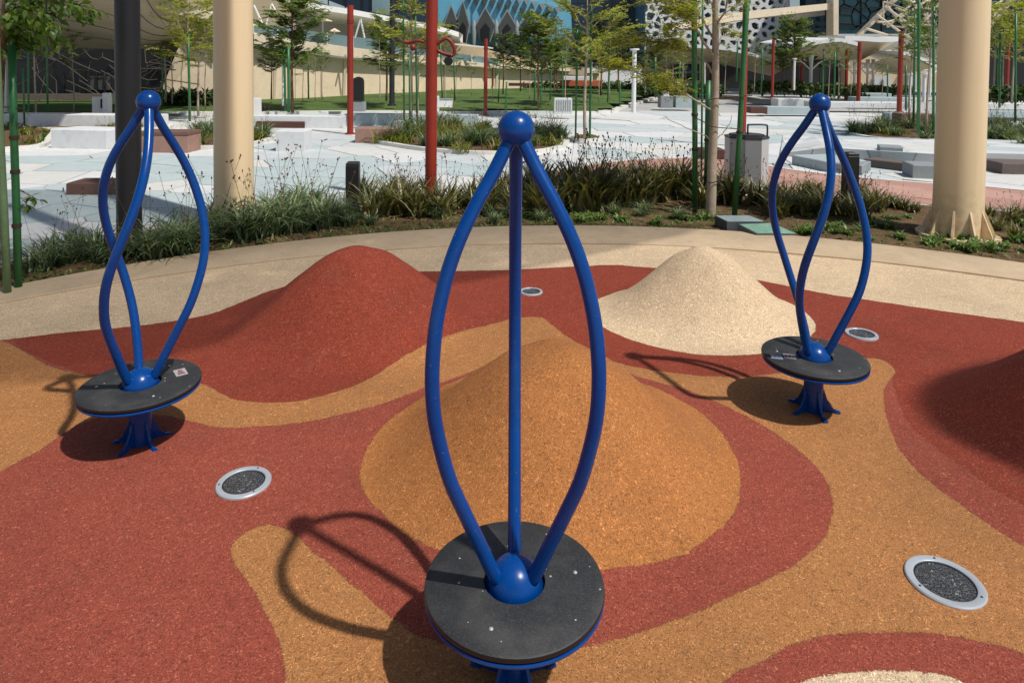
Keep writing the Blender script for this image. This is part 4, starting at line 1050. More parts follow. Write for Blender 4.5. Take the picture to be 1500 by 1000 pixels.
block(972, 980, 134, 141, .3, 'white_paint', 'white_box', 'small white box on top of the grey cube', 'box', None, Y=27.2)
block(1100, 1124, 157, 166, .5, 'timber_dark', 'slab_bench', 'dark slab bench on the far plaza right of the rust red post', 'bench', 'timber benches', Y=24)
block(1124, 1215, 157, 168, .6, 'blue_stone', 'low_wall', 'long pale blue low wall on the far plaza above the right spinner', 'wall', 'white plaza walls', Y=24.2)
block(1140, 1190, 145, 157, .8, 'white_stone', 'stone_step', 'white block step left of the right spinner ball', 'step', 'far plaza steps', Y=28)
block(1190, 1330, 150, 158, .8, 'white_stone', 'stone_step', 'long white step in front of the canopy', 'step', 'far plaza steps', Y=27)
block(1255, 1335, 143, 149, .8, 'blue_stone', 'stone_step', 'pale step behind the long white one before the canopy', 'step', 'far plaza steps', Y=29.5)
block(1262, 1306, 137, 145, .8, 'blue_stone', 'stone_step', 'upper grey step below the canopy', 'step', 'far plaza steps', Y=31)
block(1303, 1318, 166, 182, .45, 'blue_stone', 'stone_cube', 'blue grey cube at the edge of the right planter', 'seat', 'stone cubes')
block(1320, 1368, 167, 188, .5, 'timber', 'block_bench', 'brown timber block bench behind the right planter', 'bench', 'timber benches')
block(1438, 1520, 152, 160, .8, 'white_stone', 'stone_step', 'white step right of the right cream column on the far plaza', 'step', 'far plaza steps', Y=26)
block(1438, 1520, 163, 172, .8, 'blue_stone', 'stone_step', 'grey step right of the right cream column nearer the camera', 'step', 'far plaza steps', Y=23)
block(1440, 1462, 176, 190, .5, 'black', 'slab_bench', 'black block bench just right of the right cream column', 'bench', 'timber benches')
block(1437, 1447, 135, 155, .3, 'white_paint', 'white_post', 'white post showing right of the right cream column', 'post', None, Y=25)

def mk_field():
    m = N('irregular_paving'); v = m.coord((1, .8, 1)); vo = m.n('ShaderNodeTexVoronoi'); m.l(v, vo.inputs['Vector']); vo.inputs['Scale'].default_value = 1.1
    ve = m.n('ShaderNodeTexVoronoi', feature='DISTANCE_TO_EDGE'); m.l(v, ve.inputs['Vector']); ve.inputs['Scale'].default_value = 1.1
    sp_ = m.n('ShaderNodeSeparateColor'); m.l(vo.outputs['Color'], sp_.inputs[0])
    c = m.ramp(sp_.outputs[0], [(0.0, lin(180, 193, 192)), (0.35, lin(196, 200, 200)), (0.6, lin(212, 213, 211)), (1.0, lin(206, 206, 201))])
    c = m.mix(m.ramp(ve.outputs[0], [(0.008, (1, 1, 1)), (0.016, (0, 0, 0))]), c, lin(150, 152, 150))
    g = m.noise(v, 110, 3, .7); c = m.mix(1.0, c, m.ramp(g, [(0.3, (0.88, 0.88, 0.88)), (0.7, (1.08, 1.08, 1.08))]), 'MULTIPLY')
    m.set(Base_Color=c, Roughness=.8); return m.m
# raised terrace at right with stepped edge
rt = [G(1143, 227), G(1210, 234), G(1290, 241), G(1370, 247), G(1440, 246), G(1560, 250), G(1700, 256)]
zt = [.03, .23, .245, .25, .26, .27, .27]
mb = MB(); back = [(rt[-1].x + 3, 17.2), (rt[3].x + 1, 17.4), (rt[0].x + 1.2, 17.0)]
m_ = len(rt); vs = [(p.x, p.y, -.03) for p in rt] + [(p.x, p.y, z) for p, z in zip(rt, zt)]
bk = [(p.x * 1.28 + .2, 17.4, .0) for p in rt]; vs += [(b_[0], b_[1], .0) for b_ in bk]
mb.add(vs, [(i, i + 1, m_ + i + 1, m_ + i) for i in range(m_ - 1)] + [(m_ + i, m_ + i + 1, 2 * m_ + i + 1, 2 * m_ + i) for i in range(m_ - 1)] + [(0, m_, 2 * m_)])
tag_struct(mb.build('raised_terrace', mk_field()))
def rblock(p0, p1, ybase, h, dep, mat, name, label, rise=0.0):
    a, b = G(p0, ybase[0]), G(p1, ybase[1]); rz = math.atan2(b.y - a.y, b.x - a.x); L = (b - a).length; c = (a + b) / 2 + Vector((-math.sin(rz), math.cos(rz), 0)) * dep / 2
    t = thing(name, label, 'bench' if 'bench' in name else 'step', (c.x, c.y, rise), 'stepped blocks on the right of the plaza')
    mb = MB(); mb.bbox((0, 0, -.02), (L, dep, h + .02), rz, .012); mb.build('body', M[mat], t, local=True)
rblock(1160, 1211, (240, 251), .16, .8, 'blue_stone', 'stone_step', 'pale wedge step behind the right spinner tubes')
rblock(1211, 1262, (251, 256), .15, .7, 'grey_stone', 'stone_step', 'grey step block ending behind the black bollard')
rblock(1288, 1322, (240, 242), .31, .5, 'grey_stone', 'stone_step', 'tall grey block set in the terrace edge')
rblock(1265, 1338, (243, 252), .13, .4, 'taupe', 'slab_bench', 'long dark taupe slab bench in front of the terrace edge')
rblock(1337, 1385, (260, 262), .20, .5, 'grey_stone', 'stone_step', 'grey block left of the right cream column')
rblock(1468, 1560, (254, 256), .17, 1.0, 'taupe', 'slab_bench', 'brown slab bench at the right edge of the picture')

# planter beds on the plaza
def planter(name, px, key, n, sc, label, group, seed, z=.03):
    outl = gpoly(px, 4); o = tag_struct(soil_patch(name, outl, z, .03, .12)); strip(outl + outl[:1], .13, -.03, z + .03, 'edging', M['white_edge'], o); rr_ = random.Random(seed); xs_ = [p[0] for p in outl]; ys_ = [p[1] for p in outl]; c = 0; tries = 0
    while c < n and tries < 6000:
        tries += 1; x, y = rr_.uniform(min(xs_), max(xs_)), rr_.uniform(min(ys_), max(ys_))
        if inpoly(outl, x, y): kk = rr_.choice(key); plant('%s%d' % (kk, c % 4), x, y, sc * rr_.uniform(.7, 1.2), label, group, z=z - .02); c += 1
planter('planter_bed', [(555, 208), (580, 214), (640, 222), (720, 226), (800, 222), (830, 208), (790, 196), (720, 190), (650, 186), (600, 190), (570, 198)], 'yyg', 62, 1.25, 'leafy clump in the round planter bed behind the large red post', 'clumps of the round planter bed', 1)
planter('planter_bed', [(1246, 194), (1262, 201), (1300, 205), (1370, 208), (1450, 213), (1530, 220), (1560, 205), (1500, 188), (1400, 183), (1320, 180), (1270, 184)], 'gyg', 62, 1.1, 'green clump in the long planter bed around the right cream column', 'clumps of the right planter bed', 2)
planter('planter_bed', [(270, 214), (330, 217), (380, 210), (400, 200), (375, 190), (330, 188), (285, 192)], 'yg', 24, 1.0, 'leafy clump in the planter bed behind the left cream column', 'clumps of the planter by the left column', 3)
planter('planter_bed', [(-60, 222), (20, 219), (60, 215), (72, 205), (75, 192), (20, 188), (-60, 190)], 'yyr', 16, 1.0, 'leafy clump in the bed at the left edge of the plaza', 'clumps of the left edge bed', 4)
planter('planter_bed', [(832, 204), (845, 207), (866, 207), (880, 204), (868, 200), (845, 200)], 'r', 8, .9, 'low tuft in the small square tree pit', 'tufts in the tree pit', 5)
planter('planter_bed', [(65, 190), (230, 190), (230, 183), (65, 183)], 'y', 9, .8, 'leafy sprig behind the long white stone block', 'sprigs behind the white block', 6)

# ------------------------------------------------------------------ mid-distance trees, each with its own crown
tproto = {}
def tp(kind, i):
    k = (kind, i)
    if k in tproto: return tproto[k]
    r = random.Random(hash(kind) % 1 + 100 + i * 7 + {'feather': 0, 'dark': 50, 'sapling': 90, 'bushy': 150}[kind])
    def b(tr, lf):
        if kind == 'feather': feather_tree(tr, lf, 3.6, .45, 1.15, 22, r, .34, .085, 6, .04, 6)
        if kind == 'bushy': feather_tree(tr, lf, 3.4, .34, 1.0, 40, r, .34, .10, 6, .05, 8)
        if kind == 'dark': feather_tree(tr, lf, 3.2, .42, .80, 30, r, .28, .09, 6, .045, 7)
        if kind == 'sapling': feather_tree(tr, lf, 3.6, .5, .55, 14, r, .28, .075, 5, .03, 4)
    t = tree_thing('plaza_tree', 'x', (0, 0, 0), b, M['bark_pale' if kind in ('sapling', 'feather') else 'bark_brown'], M[{'feather': 'leaf_olive', 'dark': 'leaf_dark', 'sapling': 'leaf_mid', 'bushy': 'leaf_mid'}[kind]])
    tproto[k] = t; t['fresh'] = 1; return t
HT = {'feather': 3.75, 'bushy': 3.55, 'dark': 3.35, 'sapling': 3.75}
def mtree(kind, px, py, ptop, Y, label, group='young plaza trees', i=0):
    g = D(px, py, Y); top = D(px, ptop, Y).z; sc = (top - g.z) / HT[kind]; p = tp(kind, i)
    if p.get('fresh'):
        del p['fresh']; p.location = g; p.scale = (sc, sc, sc); p.rotation_euler = (0, 0, px * .7); p['label'] = label; p['group'] = group; p['category'] = 'tree'; return p
    return dup(p, g, px * .7, sc, label, group)
T = [('sapling', 52, 170, -30, 19, 'bare branched sapling in the left edge bed before the dark lobby'),
     ('feather', 242, 150, 0, 24, 'feathery tree left of the left cream column against the sand wall'),
     ('feather', 277, 176, -15, 19.5, 'olive feathery tree right above the left spinner ball'),
     ('feather', 291, 170, 10, 20.5, 'slim feathery tree close to the left cream column'),
     ('sapling', 301, 160, 30, 23, 'thin sapling hugging the left edge of the left cream column'),
     ('dark', 398, 146, 52, 25, 'small dark tree on the lawn right of the left cream column'),
     ('bushy', 428, 165, -18, 23, 'tall dark tree on the lawn behind the dark timber bench'),
     ('sapling', 444, 150, 66, 24.5, 'small palm like sapling right of the tall dark lawn tree'),
     ('sapling', 462, 148, 72, 25, 'small tree left of the thin rust red post on the lawn'),
     ('sapling', 472, 146, 60, 26, 'thin lawn tree just left of the thin rust red post'),
     ('sapling', 556, 150, 30, 24, 'sapling left of the thin charcoal post'),
     ('bushy', 566, 148, 26, 25, 'bushy sapling overlapping the thin charcoal post'),
     ('feather', 602, 186, -10, 18.3, 'slim tree with three green stakes left of the large red post'),
     ('sapling', 612, 180, 40, 19, 'sapling tight against the left of the large red post'),
     ('sapling', 690, 140, 82, 27, 'little tree left of the short red post on the lawn'),
     ('dark', 737, 138, 48, 27, 'dark tree on the lawn above the middle spinner ball'),
     ('dark', 762, 134, 52, 29, 'dark tree behind and right of the spinner ball'),
     ('bushy', 788, 158, 18, 22.5, 'large green tree on the lawn right of the middle spinner ball'),
     ('dark', 815, 136, 55, 27, 'dark stemmed round tree right of the large lawn tree'),
     ('bushy', 812, 137, 58, 26, 'low bushy tree left of the tall thin tree'),
     ('feather', 857, 204, -45, 15, 'tall thin tree with pale trunk in the square tree pit'),
     ('dark', 880, 140, 20, 30, 'dark tree in front of the dark blue glass building'),
     ('dark', 905, 135, 28, 32, 'dark tree under the feathery branches right of the tall thin tree'),
     ('bushy', 845, 134, 45, 33, 'bushy tree behind the tall thin tree'),
     ('dark', 932, 132, 36, 34, 'dark tree left of the slender white pole'),
     ('dark', 960, 131, 62, 36, 'low dark tree right of the slender white pole'),
     ('sapling', 877, 150, 60, 26, 'sapling on the right part of the lawn'),
     ('sapling', 945, 140, 80, 30, 'thin sapling beside the slender white pole'),
     ('sapling', 1000, 134, 75, 33, 'thin sapling before the beige kiosk wall'),
     ('sapling', 1062, 138, 60, 31, 'sapling seen between trunk and leaning stake'),
     ('bushy', 1146, 134, 50, 34, 'green tree right of the thin far red post'),
     ('bushy', 1161, 133, 26, 31, 'dark conifer like tree with white trunk left of the canopy'),
     ('dark', 1187, 136, 46, 38, 'dark small tree behind the left end of the canopy'),
     ('sapling', 1214, 142, 55, 27, 'thin pale tree in front of the white canopy'),
     ('sapling', 1228, 140, 60, 29, 'second thin tree in front of the white canopy, nearer the red posts'),
     ('sapling', 1358, 196, -30, 16.5, 'tall thin tree just left of the right cream column'),
     ('sapling', 1372, 192, 0, 17, 'thin tree half hidden by the right cream column'),
     ('feather', 1455, 150, 12, 25, 'feathery tree right of the right cream column'),
     ('feather', 1483, 152, -8, 22, 'light green feathery tree at the right edge of the picture'),
     ('feather', 1504, 160, 10, 20, 'feathery tree cut by the right edge of the picture'),
     ('sapling', 108, 168, 35, 22, 'thin sapling in front of the dark lobby'),
     ('sapling', 652, 150, 48, 25, 'slim sapling just right of the large red post'),
     ('sapling', 668, 146, 70, 27, 'second slim sapling right of the large red post'),
     ('sapling', 722, 150, 76, 24, 'short sapling right of the short red post'),
     ('sapling', 776, 146, 66, 26, 'slim sapling left of the large lawn tree'),
     ('sapling', 828, 150, 40, 24, 'slim sapling left of the left stake of the tall thin tree'),
     ('sapling', 893, 146, 50, 27, 'slim sapling on the lawn corner'),
     ('sapling', 975, 136, 60, 31, 'slim sapling right of the green stake near the kiosk'),
     ('feather', 985, 132, 40, 34, 'feathery tree in front of the kiosk'),
     ('sapling', 1105, 134, 56, 31, 'slim sapling right of the leaning green stake'),
     ('sapling', 1118, 132, 64, 33, 'second slim sapling left of the thin far red post'),
     ('dark', 1200, 134, 56, 40, 'grey tree rising behind the folded white canopy'),
     ('sapling', 1246, 140, 66, 30, 'slim sapling between the red post pair'),
     ('sapling', 1292, 140, 84, 30, 'slim sapling in front of the pavilion doors'),
     ('sapling', 1332, 176, 10, 19, 'slim tall sapling right of the tall red post'),
     ('sapling', 1345, 188, -10, 17.6, 'slim tall sapling beside the curved green stake'),
     ('sapling', 1468, 150, 30, 24, 'slim tree left of the right edge trees'),
     ('sapling', 252, 152, 40, 24, 'slim tree between the feathery trees left of the left cream column')]
for i, (kind, px, py, pt, Y, lb) in enumerate(T): mtree(kind, px, py, pt, Y, lb, i=i % 3)
# background wood of the far trees reads one by one only near; three far crowns
ST = [(70, 172, -10, 19, 2.6, 'green stake in front of the dark lobby, right of the bare sapling'), (36, 185, 100, 17.5, 2.6, 'short green stake at the left edge bed'), (42, 183, 62, 18, 2.6, 'green stake left of the bare sapling'),
      (278, 178, 50, 19.3, 3.2, 'green stake below the olive feathery tree'), (418, 163, 70, 22.5, 3.4, 'dark green stake left of the tall dark lawn tree'), (423, 165, 68, 22, 4.2, 'thick green stake at the tall dark lawn tree'),
      (452, 145, 96, 25, 2.4, 'green stake left of the thin rust red post'), (592, 186, 0, 18, 2.8, 'left green stake of the tree before the large red post'), (611, 184, 0, 18.2, 2.8, 'right green stake of the tree before the large red post'),
      (600, 190, 80, 17.6, 2.4, 'short green stake between two tall ones by the large red post'), (843, 202, 35, 15.3, 2.8, 'left green stake of the tall thin tree'), (864, 202, -30, 15.1, 3.2, 'right green stake of the tall thin tree'),
      (741, 165, 120, 22, 2.6, 'green stake at the lawn edge above the spinner ball'), (792, 158, 95, 22.3, 2.6, 'green stake right of the large lawn tree trunk'), (783, 148, 100, 24, 2.4, 'green stake left of the large lawn tree trunk'),
      (908, 152, 118, 25, 2.6, 'green stake on the right corner of the lawn'), (960, 142, 84, 28, 3.0, 'green stake near the beige kiosk'), (994, 134, 90, 30, 2.4, 'pale green stake before the kiosk window'),
      (963, 142, 108, 29, 2.4, 'short green stake beside another near the kiosk'), (1345, 195, -30, 16, 4.2, 'curved green stake left of the right cream column'), (1367, 196, 10, 16.2, 3.6, 'dark green stake touching the right cream column'), (1327, 162, 96, 24, 2.6, 'short green stake right of the tall red post'),
      (1464, 158, 42, 22, 3.0, 'green stake in the trees right of the right cream column'), (1487, 180, 20, 18, 3.0, 'tall green stake near the right edge of the picture'), (1459, 140, 70, 25, 2.4, 'thin green stake against the dark opening'), (1079, 120, 60, 31, 2.4, 'far green stake seen left of the rust red post'),
      (648, 152, 60, 24.5, 2.2, 'thin green stake right of the large red post'), (666, 148, 84, 26, 2.0, 'thin green stake beside the second slim sapling'), (730, 150, 92, 25, 2.0, 'thin green stake above and left of the middle spinner ball'),
      (806, 146, 92, 25, 2.2, 'thin green stake between two lawn trees'), (824, 152, 80, 23, 2.2, 'thin green stake left of the tall thin tree group'), (890, 150, 88, 26, 2.2, 'thin green stake beside the lawn corner sapling'),
      (1115, 136, 70, 30, 2.0, 'thin green stake left of the thin far red post'), (1205, 142, 72, 27, 2.2, 'thin green stake under the folded canopy'), (1222, 144, 76, 26, 2.2, 'second thin green stake under the folded canopy'),
      (1300, 142, 96, 28, 2.0, 'thin green stake before the pavilion'), (1338, 180, 20, 18.5, 3.0, 'green stake close left of the curved one at right'), (238, 158, 70, 23.5, 2.2, 'thin green stake left of the feathery trees')]
for px, py, pt, Y, wpx, lb in ST: stake(D(px, py, Y), D(px - (1 if px < 700 else -1) * rp.uniform(0, 3), pt, Y), wpx * mpp(Y) / 2, lb)
# slender white poles
def white_pole(px, py, pt, Y, wpx, lb, shadow_arm=False):
    g = D(px, py, Y); h = D(px, pt, Y).z - g.z; t = thing('white_pole', lb, 'pole', tuple(g), 'slender white poles'); R_ = wpx * mpp(Y) / 2
    mb = MB(); mb.tube([(0, 0, 0), (0, 0, h)], R_, 12); mb.build('shaft', M['white_paint'], t, True, True)
    mb = MB(); mb.lathe([(.0001, h + .02), (R_ * 2.2, h + .01), (R_ * 2.2, h - .03), (R_, h - .05)], 12); mb.build('cap', M['white_paint'], t, True, True)
    return t
white_pole(928, 165, 72, 21.5, 6.5, 'white pole at the tip of the lawn right of the tall thin tree')
white_pole(1163, 132, 86, 30, 3, 'thin white pole left of the white canopy')
white_pole(1332, 158, 108, 25, 3.5, 'white pole right of the tall red post')
white_pole(1353, 150, 108, 24.5, 5, 'thick short white pole behind green stakes at right')
white_pole(415, 155, 95, 23, 4, 'white pole beside the tall dark lawn tree')
white_pole(866, 120, 92, 32, 3, 'white pole behind the tall thin tree')

# ------------------------------------------------------------------ far buildings
def pslab(pts, Y, dep, name, mat, parent, label=None):
    mb = MB(); mb.slab([D(x, y, Y) for x, y in pts], dep); return mb.build(name, mat, parent, label=label)
# left building: lobby, soffit, sand wall, terrace
t = thing('lobby_building', 'beige building with a dark glazed lobby under a curved concrete soffit at left', 'building', (-17, 26, 0))
pslab([(-120, 60), (250, 62), (250, 175), (-120, 175)], 27.0, 3, 'dark_lobby', M['void'], t)
mb = MB(); near = [(-150, -260, 13), (60, -150, 14), (200, -60, 17), (240, 12, 20), (300, 28, 23), (372, 50, 25.5)]; far = [(-150, 62, 24.2), (40, 67, 24.2), (130, 71, 24.2), (205, 72, 24.2), (262, 62, 25.2), (372, 64, 25.9)]
nv = [D(*p) for p in catmull(near, 4, False)]; fv = [D(*p) for p in catmull(far, 4, False)]; m_ = len(nv); vs = []
for q in range(7):
    for a_, b_ in zip(nv, fv): vs.append(a_.lerp(b_, q / 6) + Vector((0, 0, -.16 * math.sin(math.pi * q / 6))))
mb.add(vs, [(q * m_ + i, q * m_ + i + 1, (q + 1) * m_ + i + 1, (q + 1) * m_ + i) for q in range(6) for i in range(m_ - 1)])
mb.build('soffit', M['soffit'], t, 'all')
mb = MB()
for q in (1, 2, 3, 4, 5):
    pts = [a_.lerp(b_, q / 6 - .03) + Vector((0, 0, -.16 * math.sin(math.pi * q / 6) - .012)) for a_, b_ in zip(nv, fv)]; mb.tube(pts, .012, 4)
mb.build('soffit_joint', M['taupe'], t, kind='stuff')
mb = MB(); vs = [tuple(p) for p in nv] + [(p.x, p.y, p.z + .28) for p in nv] + [(p.x, p.y + 1.2, p.z + .30) for p in nv]
mb.add(vs, [(i, i + 1, m_ + i + 1, m_ + i) for i in range(m_ - 1)] + [(m_ + i, m_ + i + 1, 2 * m_ + i + 1, 2 * m_ + i) for i in range(m_ - 1)]); mb.build('soffit_edge', M['sandlight'], t, True)
r = random.Random(4); mb = MB()                   # branching lattice in front of the lobby glass
vp = voronoi([(x + r.uniform(-9, 9), y + r.uniform(-9, 9)) for x in range(50, 250, 22) for y in range(60, 135, 20)], 40)
for c in vp:
    if len(c) > 2:
        for i in range(len(c)):
            if r.random() < .42: mb.tube([D(c[i][0], c[i][1], 26.2), D(c[(i + 1) % len(c)][0], c[(i + 1) % len(c)][1], 26.2)], .022, 4, False)
for k in range(34):
    x = r.uniform(40, 235); y = r.uniform(70, 140); a = r.uniform(-1.2, .9); L = r.uniform(25, 80)
    mb.tube(catmull([D(x, y, 26.1), D(x + L * .5 * math.cos(a), y + L * .5 * math.sin(a) + r.uniform(-5, 5), 26.1), D(min(x + L * math.cos(a), 236), y + L * math.sin(a), 26.1)], 4, False), .016, 4)
lat = mb.build('lattice', M['lattice_taupe'], t, kind='stuff')
for i in range(9):
    x = 92 + i * 12; mb = MB(); mb.slab([D(x, 104, 26.6), D(x + 1.6, 104, 26.6), D(x + 1.6, 140, 26.6), D(x, 140, 26.6)], .1); mb.build('mullion', M['charcoal'], t)
pslab([(130, 112), (170, 112), (170, 132), (130, 132)], 26.7, .2, 'reception_panel', M['grey_dark_facet'], t)
pslab([(0, 138), (230, 138), (230, 146), (0, 146)], 25.5, .3, 'counter', M['taupe'], t)
pslab([(-10, 70), (8, 72), (10, 165), (-4, 165)], 22, .3, 'white_pillar', M['white_paint'], t)

t = thing('terrace_building', 'sand coloured retaining wall with a terrace and a white edged roof on the lawn', 'building', (-6, 30, 0))
wl = [(222, 150, 26.5), (300, 149, 27), (372, 146, 27.5), (500, 140, 30), (640, 134, 33.5), (735, 131, 36.5), (880, 128, 41)]
wt = [(264, 63), (300, 60), (372, 68), (500, 86), (640, 95), (735, 101), (880, 108)]
mb = MB(); bot = [D(*p) for p in wl]; top = [D(a[0], a[1], b_[2]) for a, b_ in zip(wt, wl)]; m_ = len(bot)
vs = [(p.x, p.y, p.z - .5) for p in bot] + [tuple(p) for p in top]; mb.add(vs, [(i, i + 1, m_ + i + 1, m_ + i) for i in range(m_ - 1)]); mb.build('wall', M['sandwall'], t)
for i, x in enumerate([330, 400, 432, 470, 502, 540, 575, 610, 650, 690, 725, 760, 800]):   # wall panel joints and pilasters
    fr = [k for k in range(m_ - 1) if wl[k][0] <= x <= wl[k + 1][0]][0]; u = (x - wl[fr][0]) / (wl[fr + 1][0] - wl[fr][0]); Y = wl[fr][2] * (1 - u) + wl[fr + 1][2] * u - .06
    yb = wl[fr][1] * (1 - u) + wl[fr + 1][1] * u + 2; u2 = (x - wt[fr][0]) / (wt[fr + 1][0] - wt[fr][0]); yt = wt[fr][1] * (1 - u2) + wt[fr + 1][1] * u2 + 2
    wv = 3.0 if i % 3 == 1 else .8
    mb = MB(); mb.slab([D(x, yb, Y), D(x + wv, yb, Y), D(x + wv + (3 if i % 3 == 1 else 0), yt, Y), D(x + (2 if i % 3 == 1 else 0), yt, Y)], .05); mb.build('pilaster', M['sandlight' if i % 3 == 1 else 'soffit'], t)
mb = MB(); ct = [(240, 14), (300, 32), (372, 50), (500, 68), (640, 84), (735, 96), (880, 104)]; cb = [(250, 34), (300, 50), (372, 64), (500, 83), (640, 94), (735, 100), (880, 107)]
A = [D(a[0], a[1], b_[2] - .5) for a, b_ in zip(ct, wl)]; Bq = [D(a[0], a[1], b_[2] - .5) for a, b_ in zip(cb, wl)]; m_ = len(A)
vs = [tuple(p) for p in Bq] + [tuple(p) for p in A] + [(p.x, p.y + 4, p.z) for p in A] + [(p.x, p.y + .6, p.z) for p in Bq]
mb.add(vs, [(i, i + 1, m_ + i + 1, m_ + i) for i in range(m_ - 1)] + [(m_ + i, m_ + i + 1, 2 * m_ + i + 1, 2 * m_ + i) for i in range(m_ - 1)] + [(3 * m_ + i, 3 * m_ + i + 1, i + 1, i) for i in range(m_ - 1)]); mb.build('parapet', M['sandlight'], t)
for i, (x0, x1) in enumerate([(300, 330), (371, 405), (407, 440), (442, 478), (480, 516), (518, 552), (554, 590), (592, 626), (644, 690), (692, 730)]):
    f = lambda x: np.interp(x, [300, 372, 500, 640, 735], [32, 50, 68, 84, 96]); Y = float(np.interp(x0, [300, 735], [26.4, 36.2]))
    hh = 16 if x0 < 560 else 9
    pslab([(x0, f(x0) - hh), (x1, f(x1) - hh), (x1, f(x1)), (x0, f(x0))], Y, .03, 'glass_panel', M['glass_rail'], t)
    pslab([(x0 - 1.2, f(x0) - hh - 1), (x0, f(x0) - hh - 1), (x0, f(x0)), (x0 - 1.2, f(x0))], Y - .02, .05, 'rail_post', M['white_paint'], t)
# upper storey: shaded sand wall, dark glazing and white roof edge sweeping down
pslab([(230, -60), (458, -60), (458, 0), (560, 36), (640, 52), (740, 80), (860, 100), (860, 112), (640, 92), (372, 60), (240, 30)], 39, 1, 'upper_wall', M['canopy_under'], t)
pslab([(458, -60), (640, -60), (640, 37), (600, 31), (520, 16), (458, -8)], 38, .6, 'glazing', M['glass_dark'], t)
for x in (480, 505, 530, 556, 582, 607):
    pslab([(x, -60), (x + 1.2, -60), (x + 1.2, 12 + (x - 480) * .17), (x, 12 + (x - 480) * .17)], 37.9, .1, 'mullion', M['glass_line'], t)
pslab([(545, -20), (575, -20), (575, 24), (545, 18)], 37.8, .05, 'pane', M['glass_rail'], t)
mb = MB(); e0 = catmull([(395, -14, 30), (450, 6, 31), (520, 18, 33), (600, 33, 35.5), (640, 41, 36.5), (672, 50, 37.5)], 4, False); A = [D(*p) for p in e0]; m_ = len(A)
vs = [(p.x, p.y, p.z - .16) for p in A] + [(p.x, p.y, p.z + .10) for p in A] + [(p.x, p.y + 3, p.z + .12) for p in A] + [(p.x, p.y + 3, p.z - .6) for p in A]
mb.add(vs, [(q * m_ + i, q * m_ + i + 1, ((q + 1) % 4) * m_ + i + 1, ((q + 1) % 4) * m_ + i) for q in range(4) for i in range(m_ - 1)]); mb.build('roof_edge', M['white_paint'], t, True)
for k, (x0, y0, x1, y1) in enumerate([(372, 8, 388, 44), (388, 44, 398, 6), (398, 6, 408, 24), (520, 56, 528, 28), (528, 28, 534, 56)]):
    mb = MB(); mb.tube([D(x0, y0, 29), D(x1, y1, 29)], .04, 6); mb.build('strut', M['white_paint'], t)
for k, (x, y, w_) in enumerate([(473, 26, 14), (490, 40, 9)]):
    p = thing('parasol', ['white parasol on the terrace above the sand wall', 'smaller white parasol on the terrace farther right'][k], 'parasol', tuple(D(x, y + 24, 29 + k * 2)), 'terrace parasols'); s_ = mpp(29)
    mb = MB(); mb.lathe([(.001, 24 * s_), (w_ * s_, 19 * s_), (w_ * s_, 18 * s_)], 10); mb.build('canopy', M['sandlight'], p, False, True)
    mb = MB(); mb.tube([(0, 0, 0), (0, 0, 23 * s_)], .03, 6); mb.build('pole', M['white_paint'], p, True, True)

# teal facade with diamond openings
t = thing('teal_building', 'teal panelled building with dark diamond openings behind the lawn', 'building', (1, 48, 0)); Yb = 48
pslab([(641, -80), (834, -80), (838, 62), (800, 78), (641, 82)], Yb, 8, 'wall', M['teal'], t)
pslab([(641, 66), (840, 66), (840, 92), (641, 92)], Yb - .2, .1, 'lower_wall', M['grey_dark_facet'], t)
for i, (x, yt, w_, yb) in enumerate([(661, 6, 12, 62), (678, 0, 11, 66), (711, 9, 16, 62), (743, 13, 15, 60), (772, 19, 13, 56), (796, 24, 9, 50)]):
    mid = yt + (yb - yt) * .55
    fr = pslab([(x, yt), (x + w_, mid), (x + w_ * .45, yb), (x - w_ * .45, yb), (x - w_, mid)], Yb - .5, .45, 'window', M['grey_frame'], t)
    q = [(x, yt + 4), (x + w_ - 2.2, mid), (x + w_ * .4, yb - 1), (x - w_ * .4, yb - 1), (x - w_ + 2.2, mid)]
    pslab(q, Yb - .56, .05, 'pane', M['grey_dark_facet'], fr)
    pslab([(x - w_ * .42, mid + 4), (x, mid - 4), (x + w_ * .42, mid + 4), (x + w_ * .35, yb - 2), (x - w_ * .35, yb - 2)], Yb - .62, .05, 'opening', M['void'], fr)
for i in range(12):
    x = 688 + i * 11.2; y = -6 + i * 2.6; w_ = 4.6 - i * .1
    pslab([(x - w_, y), (x + w_, y), (x, y + 11)], Yb - .3, .28, 'louvre', M['grey_dark_facet'], t)
    pslab([(x + 1, y - 12), (x + 5.5, y - 2), (x + 10, y - 12)], Yb - .25, .22, 'shingle', M['grey_frame'], t)
for i in range(5):
    x = 694 + i * 31; y = 6 + i * 5; pslab([(x, y), (x + 1, y + 38), (x + .1, y + 38)], Yb - .2, .1, 'seam', M['grey_frame'], t)
for i, (x, y) in enumerate([(694, 50), (727, 50), (757, 50), (786, 47)]):
    mb = MB(); mb.lathe([(.001, 1.0), (.16, .7), (.2, 0), (.1, -.9)], 10, tuple(D(x, y, Yb - .4))); mb.build('hanging_light', M['grey_frame'], t, True)
pslab([(666, 64), (722, 69.5), (722, 71.5), (666, 66)], 37, .6, 'walkway_rail', M['white_paint'], t)

t = thing('glass_tower', 'dark blue glass building behind the trees right of the teal one', 'building', (7, 55, 0))
pslab([(832, -80), (948, -80), (948, 98), (832, 98)], 55, 6, 'wall', M['glass_dark'], t)
for i in range(9):
    for j in range(4):
        x = 834 + i * 12.6; y = -20 + j * 26; pslab([(x, y), (x + 11.8, y), (x + 11.8, y + 25), (x, y + 25)], 54.9, .06, 'pane', M['glass_dark'], t)

